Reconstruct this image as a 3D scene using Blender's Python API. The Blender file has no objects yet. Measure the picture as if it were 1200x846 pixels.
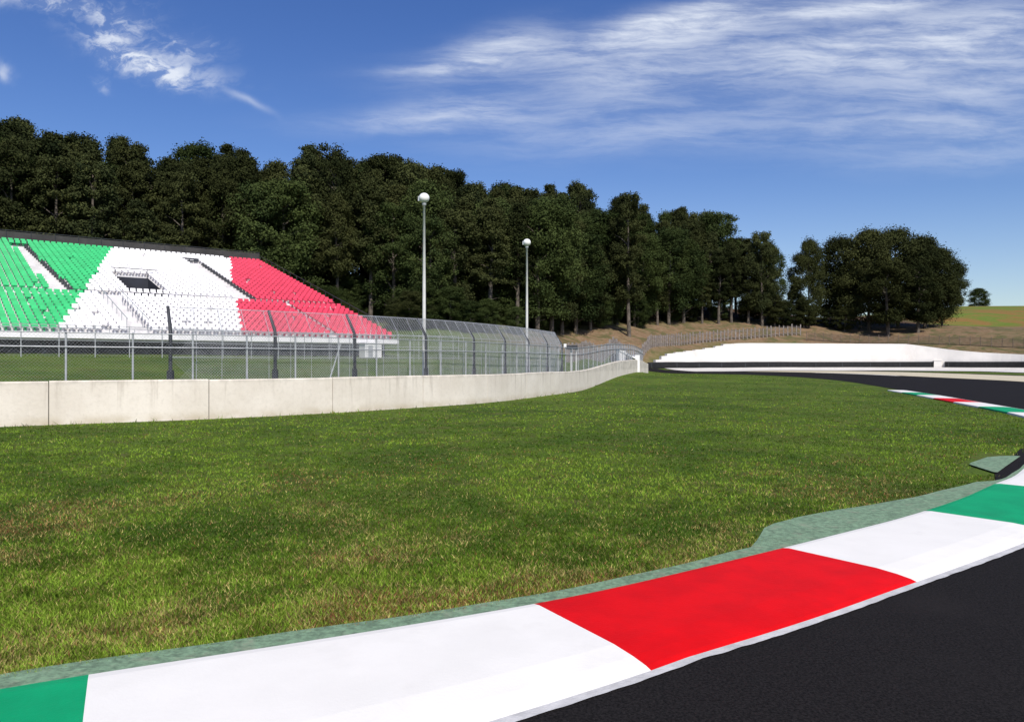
import bpy, math, random
import numpy as np
from mathutils import Vector

SC = bpy.context.scene
COL = SC.collection
rad = math.radians
random.seed(7)
RNG = np.random.default_rng(11)

# ------------------------------------------------------------------ camera
EYE, FOC, CX, CY = 1.6, 900.0, 600.0, 425.0        # metres / focal length and horizon of the 1200x846 photograph
cam_d = bpy.data.cameras.new('camera')
cam = bpy.data.objects.new('camera', cam_d)
COL.objects.link(cam)
cam.location = (0, 0, EYE)
cam.rotation_euler = (rad(90.13), 0, 0)
cam_d.sensor_width = 36
cam_d.lens = 27.0
cam_d.clip_end = 6000
SC.camera = cam

# ------------------------------------------------------------------ light
SUN_EL = rad(47)
SUN_AZ = rad(162)                                   # angle from +Y towards +X: behind the camera, to its right
sun_dir = Vector((math.sin(SUN_AZ) * math.cos(SUN_EL), math.cos(SUN_AZ) * math.cos(SUN_EL), math.sin(SUN_EL)))
sd = bpy.data.lights.new('sun', 'SUN')
sd.energy = 4.8
sd.angle = rad(0.5)
sd.color = (1.0, 0.95, 0.87)
sun = bpy.data.objects.new('sun', sd)
COL.objects.link(sun)
sun.rotation_euler = (-sun_dir).to_track_quat('-Z', 'Y').to_euler()
sun.location = (0, 0, 60)

SC.view_settings.view_transform = 'Standard'
SC.view_settings.look = 'None'
SC.view_settings.exposure = 0.12
SC.view_settings.gamma = 1.0
SC.view_settings.use_curve_mapping = False


class NT:
    """small helper for building node trees"""
    def __init__(self, tree):
        self.t = tree
        self.t.nodes.clear()

    def node(self, typ, **kw):
        n = self.t.nodes.new(typ)
        for k, v in kw.items():
            if k.startswith('i_'):
                n.inputs[k[2:]].default_value = v
            else:
                setattr(n, k, v)
        return n

    def put(self, sock, val):
        if isinstance(val, (int, float)):
            sock.default_value = val
        elif isinstance(val, (tuple, list)):
            sock.default_value = val if len(val) == len(sock.default_value) else (*val, 1)
        else:
            self.t.links.new(val, sock)

    def math(self, op, a, b=None, c=None, clamp=False):
        n = self.t.nodes.new('ShaderNodeMath')
        n.operation = op
        n.use_clamp = clamp
        self.put(n.inputs[0], a)
        if b is not None:
            self.put(n.inputs[1], b)
        if c is not None:
            self.put(n.inputs[2], c)
        return n.outputs[0]

    def mix(self, fac, a, b, mode='MIX'):
        n = self.t.nodes.new('ShaderNodeMix')
        n.data_type = 'RGBA'
        n.blend_type = mode
        self.put(n.inputs[0], fac)
        self.put(n.inputs[6], a)
        self.put(n.inputs[7], b)
        return n.outputs[2]

    def smooth(self, x, lo, hi, a=0.0, b=1.0):
        n = self.t.nodes.new('ShaderNodeMapRange')
        n.interpolation_type = 'SMOOTHSTEP'
        self.put(n.inputs[0], x)
        self.put(n.inputs[1], lo)
        self.put(n.inputs[2], hi)
        self.put(n.inputs[3], a)
        self.put(n.inputs[4], b)
        return n.outputs[0]

    def noise(self, vec, scale, detail=4, rough=0.55, dist=0.0):
        n = self.t.nodes.new('ShaderNodeTexNoise')
        n.inputs['Scale'].default_value = scale
        n.inputs['Detail'].default_value = detail
        n.inputs['Roughness'].default_value = rough
        n.inputs['Distortion'].default_value = dist
        if vec is not None:
            self.t.links.new(vec, n.inputs['Vector'])
        return n.outputs[0]

    def combine(self, x, y, z):
        n = self.t.nodes.new('ShaderNodeCombineXYZ')
        for s, v in zip(n.inputs, (x, y, z)):
            self.put(s, v)
        return n.outputs[0]

    def split(self, v):
        n = self.t.nodes.new('ShaderNodeSeparateXYZ')
        self.t.links.new(v, n.inputs[0])
        return n.outputs

    def mapping(self, v, scale=(1, 1, 1), rot=(0, 0, 0), loc=(0, 0, 0)):
        n = self.t.nodes.new('ShaderNodeMapping')
        n.inputs['Scale'].default_value = scale
        n.inputs['Rotation'].default_value = rot
        n.inputs['Location'].default_value = loc
        self.t.links.new(v, n.inputs[0])
        return n.outputs[0]


world = bpy.data.worlds.new('World')
SC.world = world
world.use_nodes = True
w = NT(world.node_tree)
sky = w.node('ShaderNodeTexSky', sky_type='NISHITA', sun_disc=False)
sky.sun_elevation = SUN_EL
sky.sun_rotation = SUN_AZ
sky.air_density = 1.0
sky.dust_density = 0.6
sky.ozone_density = 3.0
hsv = w.node('ShaderNodeHueSaturation')
hsv.inputs['Hue'].default_value = 0.517
hsv.inputs['Saturation'].default_value = 1.26
hsv.inputs['Value'].default_value = 1.12
w.t.links.new(sky.outputs[0], hsv.inputs['Color'])
tc = w.node('ShaderNodeTexCoord')
sx, sy, sz = w.split(tc.outputs['Generated'])
ysafe = w.math('MAXIMUM', sy, 0.05)
U = w.math('DIVIDE', sx, ysafe)                     # direction of a cloud in the sky: tangent of bearing and of height
V = w.math('DIVIDE', sz, ysafe)
uv = w.combine(U, V, 0.0)
# wisps are warped by turbulence before their shape is read
wn1 = w.noise(uv, 5.0, 5, 0.6)
uv2 = w.combine(U, V, 3.7)
wn2 = w.noise(uv2, 5.0, 5, 0.6)
wn3 = w.noise(uv, 22.0, 4, 0.6)
wn4 = w.noise(uv2, 22.0, 4, 0.6)
def warp(c, n1, a1, n2, a2):
    x = w.math('ADD', c, w.math('MULTIPLY', w.math('SUBTRACT', n1, 0.5), a1))
    return w.math('ADD', x, w.math('MULTIPLY', w.math('SUBTRACT', n2, 0.5), a2))
Uw = warp(U, wn1, 0.10, wn3, 0.03)
Vw = warp(V, wn2, 0.06, wn4, 0.025)


def blob(u0, v0, ang, lu, lv, amp, uu=Uw, vv=Vw):
    """soft streak of cloud centred on (u0, v0)"""
    c, s = math.cos(ang), math.sin(ang)
    du = w.math('SUBTRACT', uu, u0)
    dv = w.math('SUBTRACT', vv, v0)
    a = w.math('MULTIPLY', w.math('ADD', w.math('MULTIPLY', du, c), w.math('MULTIPLY', dv, s)), 1 / lu)
    b = w.math('MULTIPLY', w.math('SUBTRACT', w.math('MULTIPLY', dv, c), w.math('MULTIPLY', du, s)), 1 / lv)
    r2 = w.math('ADD', w.math('MULTIPLY', a, a), w.math('MULTIPLY', b, b))
    g = w.math('POWER', 2.718, w.math('MULTIPLY', r2, -1.0))
    return w.math('MULTIPLY', g, amp)


def pxs(x0, y0, x1, y1, wid, amp, **k):
    """streak between two points given as bearings"""
    ua, va, ub, vb = (x0 - CX) / FOC, (CY - y0) / FOC, (x1 - CX) / FOC, (CY - y1) / FOC
    return blob((ua + ub) / 2, (va + vb) / 2, math.atan2(vb - va, ub - ua), math.hypot(ub - ua, vb - va) * 0.5, wid / FOC, amp, **k)


def addall(lst):
    t = lst[0]
    for x in lst[1:]:
        t = w.math('ADD', t, x)
    return t


wisp = addall([pxs(10, 0, 120, 8, 8, 1.1), pxs(108, 25, 175, 30, 26, 0.8), pxs(112, 45, 240, 90, 12, 1.05),
               pxs(195, 45, 245, 62, 14, 0.75), pxs(150, 72, 245, 102, 10, 0.7), pxs(120, 92, 138, 100, 7, 0.5)])
trail = addall([pxs(266, 107, 314, 132, 4, 0.34, uu=warp(U, wn1, 0.02, wn3, 0.008), vv=warp(V, wn2, 0.02, wn4, 0.006)),
                pxs(-4, 70, 10, 84, 8, 0.5)])
Uc, Vc = warp(U, wn1, 0.05, wn3, 0.010), warp(V, wn2, 0.022, wn4, 0.007)
def pxc(*a):
    return pxs(*a, uu=Uc, vv=Vc)


cirrus = addall([pxc(500, 80, 640, 40, 20, 0.75), pxc(660, 55, 930, 5, 18, 0.95), pxc(560, 85, 960, 60, 30, 0.42),
                 pxc(820, 80, 1260, 40, 48, 0.62), pxc(900, 20, 1100, -4, 9, 0.75), pxc(390, 145, 640, 135, 14, 0.5),
                 pxc(480, 125, 620, 120, 14, 0.42), pxc(560, 165, 900, 150, 26, 0.34), pxc(900, 150, 1280, 140, 34, 0.42),
                 pxc(640, 110, 800, 108, 30, 0.25), pxc(1040, 110, 1300, 90, 18, 0.28),
                 pxc(1010, 45, 1330, 20, 42, 0.42), pxc(720, 30, 980, -25, 10, 0.45), pxc(1000, 190, 1290, 178, 16, 0.20), pxc(440, 82, 560, 76, 6, 0.3)])
# fibres run along the streaks
fib = w.noise(w.mapping(w.combine(Uc, Vc, 0.0), scale=(2.0, 13, 1), rot=(0, 0, rad(-7))), 3.2, 9, 0.66, 0.25)
fib2 = w.noise(w.mapping(w.combine(Uw, Vw, 1.3), scale=(5, 9, 1), rot=(0, 0, rad(28))), 4.2, 6, 0.62, 0.3)
cir = w.math('MULTIPLY', cirrus, w.smooth(fib, 0.30, 0.70, 0.22, 0.98))
wis = w.math('MULTIPLY', wisp, w.smooth(fib2, 0.42, 0.64, 0.08, 1.0))
veil = w.math('MULTIPLY', w.smooth(V, 0.0, 0.30, 0.15, 0.0), 1.0)
dens = w.math('ADD', w.math('ADD', cir, wis), w.math('ADD', trail, veil))
front = w.smooth(sy, 0.05, 0.25)
dens = w.math('MULTIPLY', w.math('MINIMUM', dens, 0.92), front, clamp=True)
skycol = w.mix(dens, hsv.outputs[0], (7.6, 8.1, 9.0))
bg = w.node('ShaderNodeBackground')
bg.inputs['Strength'].default_value = 0.10
w.t.links.new(skycol, bg.inputs['Color'])
wo = w.node('ShaderNodeOutputWorld')
w.t.links.new(bg.outputs[0], wo.inputs['Surface'])


# ------------------------------------------------------------------ helpers
def at(x, y, d):
    """point seen at photo pixel (x, y), d metres ahead"""
    return Vector(((x - CX) / FOC * d, d, EYE + (CY - y) / FOC * d))


# terrain: smooth surface through surveyed points
_tp = []
for yy in (-60, -30, -10, 5, 20):
    for xx in (-90, -55, -30, -12, 0, 12, 30, 60, 100):
        if not (xx < -12 and yy > 10):
            _tp.append((xx, yy, 0))
_tp += [(0, 32, 0), (8, 36, 0), (20, 36, 0), (40, 40, 0), (70, 40, 0), (110, 40, 0), (3, 44, .05), (14, 50, .1), (25, 60, .15),
        (40, 60, .15), (60, 62, .2), (20, 78, .3), (28, 90, .3), (42, 90, .35), (60, 88, .3), (90, 80, .3), (14, 80, .35), (24, 98, .4),
        (36, 106, .5), (52, 108, .5), (62, 98, .45), (74, 88, .4), (10, 62, .6), (16, 90, .5), (18, 100, .7), (12, 95, 1.0)]
_bar = [(735, 110), (765, 112), (797, 114), (830, 117), (880, 120), (930, 123), (990, 124), (1050, 123), (1090, 121.5), (1130, 119), (1165, 117), (1200, 114.5), (1270, 109), (1370, 102)]
_tp += [((a - 600) / 900 * b, b, .85) for a, b in _bar] + [((a - 600) / 900 * b, b + 3, 1.15) for a, b in _bar]
_pal = [(664, 80, 1.6), (690, 90, 2.1), (720, 102, 3.1), (760, 120, 3.8), (800, 132, 4.6), (850, 139, 5.6), (900, 143, 6.3), (938, 145, 6.8)]
_tp += [((a - 600) / 900 * b, b, c) for a, b, c in _pal]
_tp += [(-14, 24, .15), (-20, 35, 1.2), (-30, 44, 2.0), (-20, 53, 2.0), (-9, 62, 2.0), (-2, 66, 1.9), (-28, 87, 4.2), (-18, 76, 3.0), (-55, 62, 4.2),
        (-50, 38, 2.2), (-34, 26, 1.2), (-60, 20, 1.5), (-90, 40, 4), (-70, 74, 6.2), (-32, 98, 6.6), (0, 108, 6.6), (16, 130, 7.7), (30, 146, 8.9), (48, 152, 9.5),
        (0, 92, 3.6), (-8, 80, 2.9), (3, 60, 1.1), (6, 78, 1.6), (62, 145, 6.0),
        (-90, 120, 16), (-50, 140, 16), (0, 150, 15), (30, 172, 15), (50, 185, 15), (-60, 190, 24), (20, 200, 20),
        (74, 155, 8.6), (58, 152, 8.6), (90, 150, 8.6), (80, 136, 5.5), (104, 170, 9.6), (95, 120, 5.0), (120, 120, 6.0),
        (134, 220, 18.2), (170, 220, 18.0), (70, 215, 13.0), (150, 150, 9.0), (180, 120, 7), (110, 190, 14.0), (140, 195, 14.2), (160, 260, 17), (60, 260, 14)]
_tp = np.array(_tp, float)
_n = len(_tp)
_K = np.hypot(_tp[:, None, 0] - _tp[None, :, 0], _tp[:, None, 1] - _tp[None, :, 1])
_A = np.zeros((_n + 1, _n + 1))
_A[:_n, :_n] = np.sqrt(_K ** 2 + 9.0) - 0.4 * np.eye(_n)
_A[:_n, _n] = 1
_A[_n, :_n] = 1
_W = np.linalg.solve(_A, np.concatenate([_tp[:, 2], [0]]))


def sstep(a, b, x):
    t = np.clip((np.asarray(x, float) - a) / (b - a), 0, 1)
    return t * t * (3 - 2 * t)


def terr(x, y):
    x = np.asarray(x, float)
    y = np.asarray(y, float)
    shp = np.broadcast(x, y).shape
    x = np.broadcast_to(x, shp).ravel()
    y = np.broadcast_to(y, shp).ravel()
    z = np.empty(x.size)
    for i in range(0, x.size, 20000):
        k = np.sqrt((x[i:i + 20000, None] - _tp[None, :, 0]) ** 2 + (y[i:i + 20000, None] - _tp[None, :, 1]) ** 2 + 9.0)
        z[i:i + 20000] = k @ _W[:_n] + _W[_n]
    r = np.hypot(x, y)
    near = sstep(22, 34, np.hypot(x - 3, y))            # dead flat round the corner
    z = z * near
    far = sstep(260, 420, r)
    z = z * (1 - far) + far * np.where(y > 0, 9.0, 0.0)
    return z.reshape(shp)


def tz(x, y):
    return float(terr(np.array([x]), np.array([y]))[0])


def ground_pt(x, y):
    """terrain point seen at photo pixel (x, y)"""
    dd = np.concatenate([np.arange(2, 60, .1), np.arange(60, 260, .25)])
    X = (x - CX) / FOC * dd
    Z = EYE + (CY - y) / FOC * dd
    hit = np.nonzero(Z <= terr(X, dd))[0]
    d = dd[hit[0]] if len(hit) else 260
    return Vector(((x - CX) / FOC * d, d, tz((x - CX) / FOC * d, d)))


class MB:
    """collects simple solids, builds ONE mesh object"""
    def __init__(self):
        self.v, self.f, self.m = [], [], []

    def add(self, vs, fs, mi=0):
        o = len(self.v)
        self.v += [tuple(p) for p in vs]
        for q in fs:
            self.f.append(tuple(o + i for i in q))
            self.m.append(mi)

    def box(self, c, ax, ay, az, mi=0, taper=1.0):
        """box with centre c and half axes ax, ay, az"""
        c, ax, ay, az = Vector(c), Vector(ax), Vector(ay), Vector(az)
        vs = []
        for k in (-1, 1):
            s = taper if k > 0 else 1
            for i, j in ((-1, -1), (1, -1), (1, 1), (-1, 1)):
                vs.append(c + ax * i * s + ay * j * s + az * k)
        self.add(vs, [(3, 2, 1, 0), (4, 5, 6, 7), (0, 1, 5, 4), (1, 2, 6, 5), (2, 3, 7, 6), (3, 0, 4, 7)], mi)

    def tube(self, pts, rads, n=8, mi=0, cap=True):
        pts = [Vector(p) for p in pts]
        if isinstance(rads, (int, float)):
            rads = [rads] * len(pts)
        vs, fs = [], []
        for i, p in enumerate(pts):
            t = (pts[min(i + 1, len(pts) - 1)] - pts[max(i - 1, 0)]).normalized()
            ref = Vector((0, 0, 1)) if abs(t.z) < .9 else Vector((1, 0, 0))
            a = t.cross(ref).normalized()
            b = t.cross(a)
            for k in range(n):
                an = 2 * math.pi * k / n
                vs.append(p + (a * math.cos(an) + b * math.sin(an)) * rads[i])
        for i in range(len(pts) - 1):
            for k in range(n):
                fs.append((i * n + k, i * n + (k + 1) % n, (i + 1) * n + (k + 1) % n, (i + 1) * n + k))
        if cap:
            fs.append(tuple(range(n)))
            fs.append(tuple((len(pts) - 1) * n + k for k in reversed(range(n))))
        self.add(vs, fs, mi)

    def lathe(self, c, prof, n=16, mi=0):
        """surface of revolution round the vertical through c; prof = [(radius, height)]"""
        c = Vector(c)
        vs = [c + Vector((r * math.cos(2 * math.pi * k / n), r * math.sin(2 * math.pi * k / n), h)) for r, h in prof for k in range(n)]
        fs = [(i * n + k, i * n + (k + 1) % n, (i + 1) * n + (k + 1) % n, (i + 1) * n + k) for i in range(len(prof) - 1) for k in range(n)]
        fs.append(tuple(reversed(range(n))))
        fs.append(tuple((len(prof) - 1) * n + k for k in range(n)))
        self.add(vs, fs, mi)

    def build(self, name, mats, parent=None, smooth=False):
        me = bpy.data.meshes.new(name)
        me.from_pydata(self.v, [], self.f)
        if not isinstance(mats, (list, tuple)):
            mats = [mats]
        for m in mats:
            me.materials.append(m)
        me.polygons.foreach_set('material_index', self.m)
        if smooth:
            me.polygons.foreach_set('use_smooth', [True] * len(self.f))
        me.update()
        o = bpy.data.objects.new(name, me)
        COL.objects.link(o)
        if parent is not None:
            o.parent = parent
            o.matrix_parent_inverse = parent.matrix_world.inverted() if False else o.matrix_parent_inverse
        return o


def mesh_np(name, verts, quads, mats, parent=None, midx=None, col=None, smooth=False, k=4):
    """mesh from numpy arrays; col = per-vertex values kept in attribute 'tint'"""
    me = bpy.data.meshes.new(name)
    nv, nf = len(verts), len(quads)
    me.vertices.add(nv)
    me.vertices.foreach_set('co', np.asarray(verts, np.float32).ravel())
    me.loops.add(nf * k)
    me.loops.foreach_set('vertex_index', np.asarray(quads, np.int32).ravel())
    me.polygons.add(nf)
    me.polygons.foreach_set('loop_start', np.arange(0, nf * k, k, dtype=np.int32))
    for m in (mats if isinstance(mats, (list, tuple)) else [mats]):
        me.materials.append(m)
    if midx is not None:
        me.polygons.foreach_set('material_index', np.asarray(midx, np.int32))
    me.polygons.foreach_set('use_smooth', np.full(nf, smooth))
    if col is not None:
        a = me.color_attributes.new('tint', 'FLOAT_COLOR', 'POINT')
        a.data.foreach_set('color', np.asarray(col, np.float32).ravel())
    me.update(calc_edges=True)
    o = bpy.data.objects.new(name, me)
    COL.objects.link(o)
    if parent is not None:
        o.parent = parent
    return o


def tag(o, label=None, cat=None, group=None, kind=None):
    if label:
        o['label'] = label
    if cat:
        o['category'] = cat
    if group:
        o['group'] = group
    if kind:
        o['kind'] = kind
    return o


def empty(name, label, cat, loc, group=None, rz=0.0):
    o = bpy.data.objects.new(name, None)
    COL.objects.link(o)
    o.location = loc
    o.rotation_euler = (0, 0, rz)
    o.empty_display_size = .3
    tag(o, label, cat, group)
    return o


def rebase(o, loc):
    """shift a child's mesh so that it sits correctly under a thing placed at loc"""
    o.data.transform(__import__('mathutils').Matrix.Translation(-Vector(loc)))
    return o


# ------------------------------------------------------------------ materials
def mat(name, color, rough=0.7, var=0.12, scale=3.0, bump=0.0, bscale=20.0, metal=0.0, spec=0.5, coords='Object', dirt=None, dscale=1.2):
    m = bpy.data.materials.new(name)
    m.use_nodes = True
    t = NT(m.node_tree)
    out = t.node('ShaderNodeOutputMaterial')
    b = t.node('ShaderNodeBsdfPrincipled')
    t.t.links.new(b.outputs[0], out.inputs[0])
    co = t.node('ShaderNodeTexCoord').outputs[coords]
    n = t.noise(co, scale, 6, 0.6)
    lo = tuple(c * (1 - var) for c in color)
    hi = tuple(min(1, c * (1 + var)) for c in color)
    c = t.mix(t.smooth(n, 0.3, 0.7), lo, hi)
    if dirt:
        dn = t.noise(co, dscale, 8, 0.65, 0.3)
        c = t.mix(t.smooth(dn, 0.52, 0.75, 0, 0.7), c, dirt)
    t.put(b.inputs['Base Color'], c)
    b.inputs['Roughness'].default_value = rough
    b.inputs['Metallic'].default_value = metal
    b.inputs['Specular IOR Level'].default_value = spec
    if bump:
        bn = t.noise(co, bscale, 5, 0.6)
        bp = t.node('ShaderNodeBump')
        bp.inputs['Strength'].default_value = bump
        bp.inputs['Distance'].default_value = 0.02
        t.t.links.new(bn, bp.inputs['Height'])
        t.t.links.new(bp.outputs[0], b.inputs['Normal'])
    m['bsdf'] = 1
    return m


M = {}
M['white_paint'] = mat('white_kerb_paint', (.74, .715, .665), .55, .03, 2.0, .10, 60, dirt=(.65, .625, .575), dscale=1.4, spec=.3)
M['red_paint'] = mat('red_kerb_paint', (.60, .0025, .004), .6, .10, 2.5, .2, 60, dirt=(.46, .004, .006), dscale=1.6, spec=.1)
M['green_paint'] = mat('green_kerb_paint', (.004, .285, .115), .6, .10, 2.5, .2, 60, dirt=(.012, .22, .10), dscale=1.6, spec=.12)
M['green_conc'] = mat('faded_green_concrete', (.145, .230, .140), .9, .35, 22.0, .6, 45, dirt=(.24, .23, .165), dscale=5.5)
M['asphalt'] = mat('asphalt', (.0112, .0096, .0094), .95, .7, 70, .5, 120, dirt=(.019, .016, .0155), dscale=.6, spec=.12)
M['cream'] = mat('pale_gravel', (.50, .44, .31), .95, .12, 2, .3, 30, dirt=(.42, .36, .25), dscale=.25)
M['apron'] = mat('pale_concrete', (.58, .55, .51), .85, .08, .6, .1, 20, dirt=(.46, .43, .38), dscale=.2)
M['barrier_white'] = mat('white_painted_barrier', (.70, .67, .635), .7, .05, .5, .1, 10, dirt=(.58, .53, .48), dscale=.3, spec=.3)
M['rubber'] = mat('black_rubber', (.012, .012, .013), .75, .3, 2, .2, 15, spec=.3)
M['dark_metal'] = mat('dark_metal', (.035, .038, .045), .6, .2, 4, metal=.2)
M['grey_metal'] = mat('galvanised_steel', (.40, .41, .42), .5, .15, 6, metal=.35)
M['wire'] = mat('galvanised_wire', (.42, .43, .46), .6, .1, 6, metal=.0)
M['pale_pole'] = mat('pale_painted_steel', (.62, .61, .58), .5, .06, 4)
M['globe'] = mat('white_lamp_globe', (.82, .81, .78), .25, .03, 4)
M['stand_conc'] = mat('pale_terrace_concrete', (.62, .60, .60), .8, .1, 1.5, .1, 20, dirt=(.45, .43, .42))
M['fascia'] = mat('white_fascia', (.78, .76, .76), .7, .05, 1, dirt=(.58, .55, .54))
M['undercroft'] = mat('stand_shade', (.02, .022, .032), .8, .4, .4)  # near-black colour carries the shade under the stand and in the stairwell
M['back_panel'] = mat('dark_parapet', (.035, .033, .032), .8, .4, .5)
M['seat_green'] = mat('green_plastic_seat', (.015, .43, .135), .45, .15, .8, spec=.4)
M['seat_white'] = mat('white_plastic_seat', (.80, .78, .78), .45, .05, .8, spec=.4)
M['seat_red'] = mat('red_plastic_seat', (.62, .045, .092), .45, .15, .8, spec=.4)
M['wood'] = mat('weathered_wood', (.20, .172, .158), .9, .3, 2.5)
M['net'] = mat('brown_netting', (.15, .115, .09), .9, .3, 2)
M['bark'] = mat('pine_bark', (.10, .082, .066), .95, .45, 2.2, .6, 8)
M['log'] = mat('bare_log', (.30, .25, .20), .95, .3, 2)
M['hut'] = mat('white_hut_wall', (.74, .73, .72), .6, .05, 1)
M['dark'] = mat('opening_shade', (.02, .02, .022), .8, .2, 1)


def concrete_wall_mat():
    m = bpy.data.materials.new('stained_wall_concrete')
    m.use_nodes = True
    t = NT(m.node_tree)
    out = t.node('ShaderNodeOutputMaterial')
    b = t.node('ShaderNodeBsdfPrincipled')
    t.t.links.new(b.outputs[0], out.inputs[0])
    co = t.node('ShaderNodeTexCoord').outputs['Object']
    x, y, z = t.split(co)
    c = t.mix(t.smooth(t.noise(co, .7, 6, .6), .3, .7), (.64, .575, .49), (.74, .675, .59))
    c = t.mix(t.smooth(t.noise(co, 9, 5, .7), .45, .8, 0, .35), c, (.46, .41, .34))
    # runs of dirt from the top edge, and splash along the foot
    run = t.noise(t.mapping(co, scale=(1, 1, .07)), 3.2, 5, .7)
    run = t.math('MULTIPLY', t.smooth(run, .52, .72), t.smooth(z, .1, 1.2, .15, .95))
    c = t.mix(t.math('MULTIPLY', run, .62), c, (.34, .29, .23))
    top = t.math('MULTIPLY', t.smooth(z, .98, 1.13), t.smooth(t.noise(co, 2.5, 5, .7), .35, .65))
    c = t.mix(t.math('MULTIPLY', top, .45), c, (.27, .25, .21))
    foot = t.math('MULTIPLY', t.smooth(z, .32, .02), t.smooth(t.noise(co, 1.6, 5, .6), .3, .65))
    c = t.mix(t.math('MULTIPLY', foot, .55), c, (.42, .34, .22))
    t.put(b.inputs['Base Color'], c)
    b.inputs['Roughness'].default_value = .85
    b.inputs['Specular IOR Level'].default_value = .3
    bp = t.node('ShaderNodeBump')
    bp.inputs['Strength'].default_value = .35
    bp.inputs['Distance'].default_value = .02
    t.t.links.new(t.noise(co, 14, 6, .65), bp.inputs['Height'])
    t.t.links.new(bp.outputs[0], b.inputs['Normal'])
    return m


M['wall'] = concrete_wall_mat()


def ground_mat():
    m = bpy.data.materials.new('ground_cover')
    m.use_nodes = True
    t = NT(m.node_tree)
    out = t.node('ShaderNodeOutputMaterial')
    b = t.node('ShaderNodeBsdfPrincipled')
    t.t.links.new(b.outputs[0], out.inputs[0])
    co = t.node('ShaderNodeTexCoord').outputs['Object']
    at_ = t.node('ShaderNodeAttribute', attribute_name='tint')
    r, g, bl = t.split(at_.outputs['Vector'])
    big = t.noise(co, .22, 5, .6, .5)
    mid = t.noise(co, 1.3, 6, .65, .3)
    fine = t.noise(co, 14, 6, .75)
    grass = t.mix(t.smooth(big, .35, .65), (.055, .105, .013), (.115, .180, .023))
    grass = t.mix(t.smooth(mid, .42, .72), grass, (.125, .125, .034))
    grass = t.mix(t.smooth(fine, .35, .7, 0, .75), grass, (.028, .044, .010))
    dry = t.mix(t.smooth(mid, .35, .65), (.165, .100, .058), (.225, .160, .098))
    dry = t.mix(t.smooth(fine, .45, .75, 0, .6), dry, (.13, .085, .05))
    dry = t.mix(t.smooth(t.noise(co, .35, 6, .7, 1.0), .46, .60, 0, .85), dry, (.085, .085, .035))
    litter = t.mix(t.smooth(mid, .35, .7), (.045, .030, .018), (.12, .07, .04))
    meadow = t.mix(t.smooth(t.noise(co, .07, 6, .65, 1.0), .40, .58), (.20, .115, .035), (.10, .155, .022))
    meadow = t.mix(t.smooth(mid, .4, .75, 0, .5), meadow, (.22, .15, .06))
    c = t.mix(r, grass, dry)
    c = t.mix(g, c, litter)
    c = t.mix(bl, c, meadow)
    t.put(b.inputs['Base Color'], c)
    b.inputs['Roughness'].default_value = .95
    b.inputs['Specular IOR Level'].default_value = .1
    bp = t.node('ShaderNodeBump')
    bp.inputs['Strength'].default_value = .9
    bp.inputs['Distance'].default_value = .06
    t.t.links.new(t.noise(co, 9, 6, .75), bp.inputs['Height'])
    t.t.links.new(bp.outputs[0], b.inputs['Normal'])
    return m


M['ground'] = ground_mat()


def leaf_mat(name, dark, light, hue=(.10, .10, .02), trans=.25):
    """diffuse two-sided leaf; colour varies per clump (attribute) and per tree"""
    m = bpy.data.materials.new(name)
    m.use_nodes = True
    t = NT(m.node_tree)
    out = t.node('ShaderNodeOutputMaterial')
    at_ = t.node('ShaderNodeAttribute', attribute_name='tint')
    r, g, bl = t.split(at_.outputs['Vector'])
    oi = t.node('ShaderNodeObjectInfo')
    c = t.mix(r, dark, light)
    c = t.mix(t.math('MULTIPLY', oi.outputs['Random'], .6), c, hue)
    rv = t.noise(t.combine(oi.outputs['Random'], 0.3, 0.7), 37.0, 0)
    c = t.mix(1.0, c, t.combine(t.smooth(rv, .3, .7, .72, 1.65), t.smooth(rv, .3, .7, .75, 1.6), t.smooth(rv, .3, .7, .8, 1.7)), 'MULTIPLY')
    d = t.node('ShaderNodeBsdfDiffuse')
    tr = t.node('ShaderNodeBsdfTranslucent')
    t.put(d.inputs[0], c)
    t.put(tr.inputs[0], c)
    mx = t.node('ShaderNodeMixShader')
    mx.inputs[0].default_value = trans
    t.t.links.new(d.outputs[0], mx.inputs[1])
    t.t.links.new(tr.outputs[0], mx.inputs[2])
    t.t.links.new(mx.outputs[0], out.inputs[0])
    return m


M['leaf_dark'] = leaf_mat('dark_foliage', (.015, .021, .009), (.047, .055, .019), (.043, .046, .015), .10)
M['leaf_green'] = leaf_mat('green_foliage', (.017, .027, .010), (.050, .066, .020), (.046, .062, .018), .12)


def blade_mat():
    m = bpy.data.materials.new('grass_blades')
    m.use_nodes = True
    t = NT(m.node_tree)
    out = t.node('ShaderNodeOutputMaterial')
    at_ = t.node('ShaderNodeAttribute', attribute_name='tint')
    d = t.node('ShaderNodeBsdfDiffuse')
    tr = t.node('ShaderNodeBsdfTranslucent')
    t.t.links.new(at_.outputs['Color'], d.inputs[0])
    t.t.links.new(at_.outputs['Color'], tr.inputs[0])
    mx = t.node('ShaderNodeMixShader')
    mx.inputs[0].default_value = .25
    t.t.links.new(d.outputs[0], mx.inputs[1])
    t.t.links.new(tr.outputs[0], mx.inputs[2])
    t.t.links.new(mx.outputs[0], out.inputs[0])
    return m


M['blade'] = blade_mat()

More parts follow.
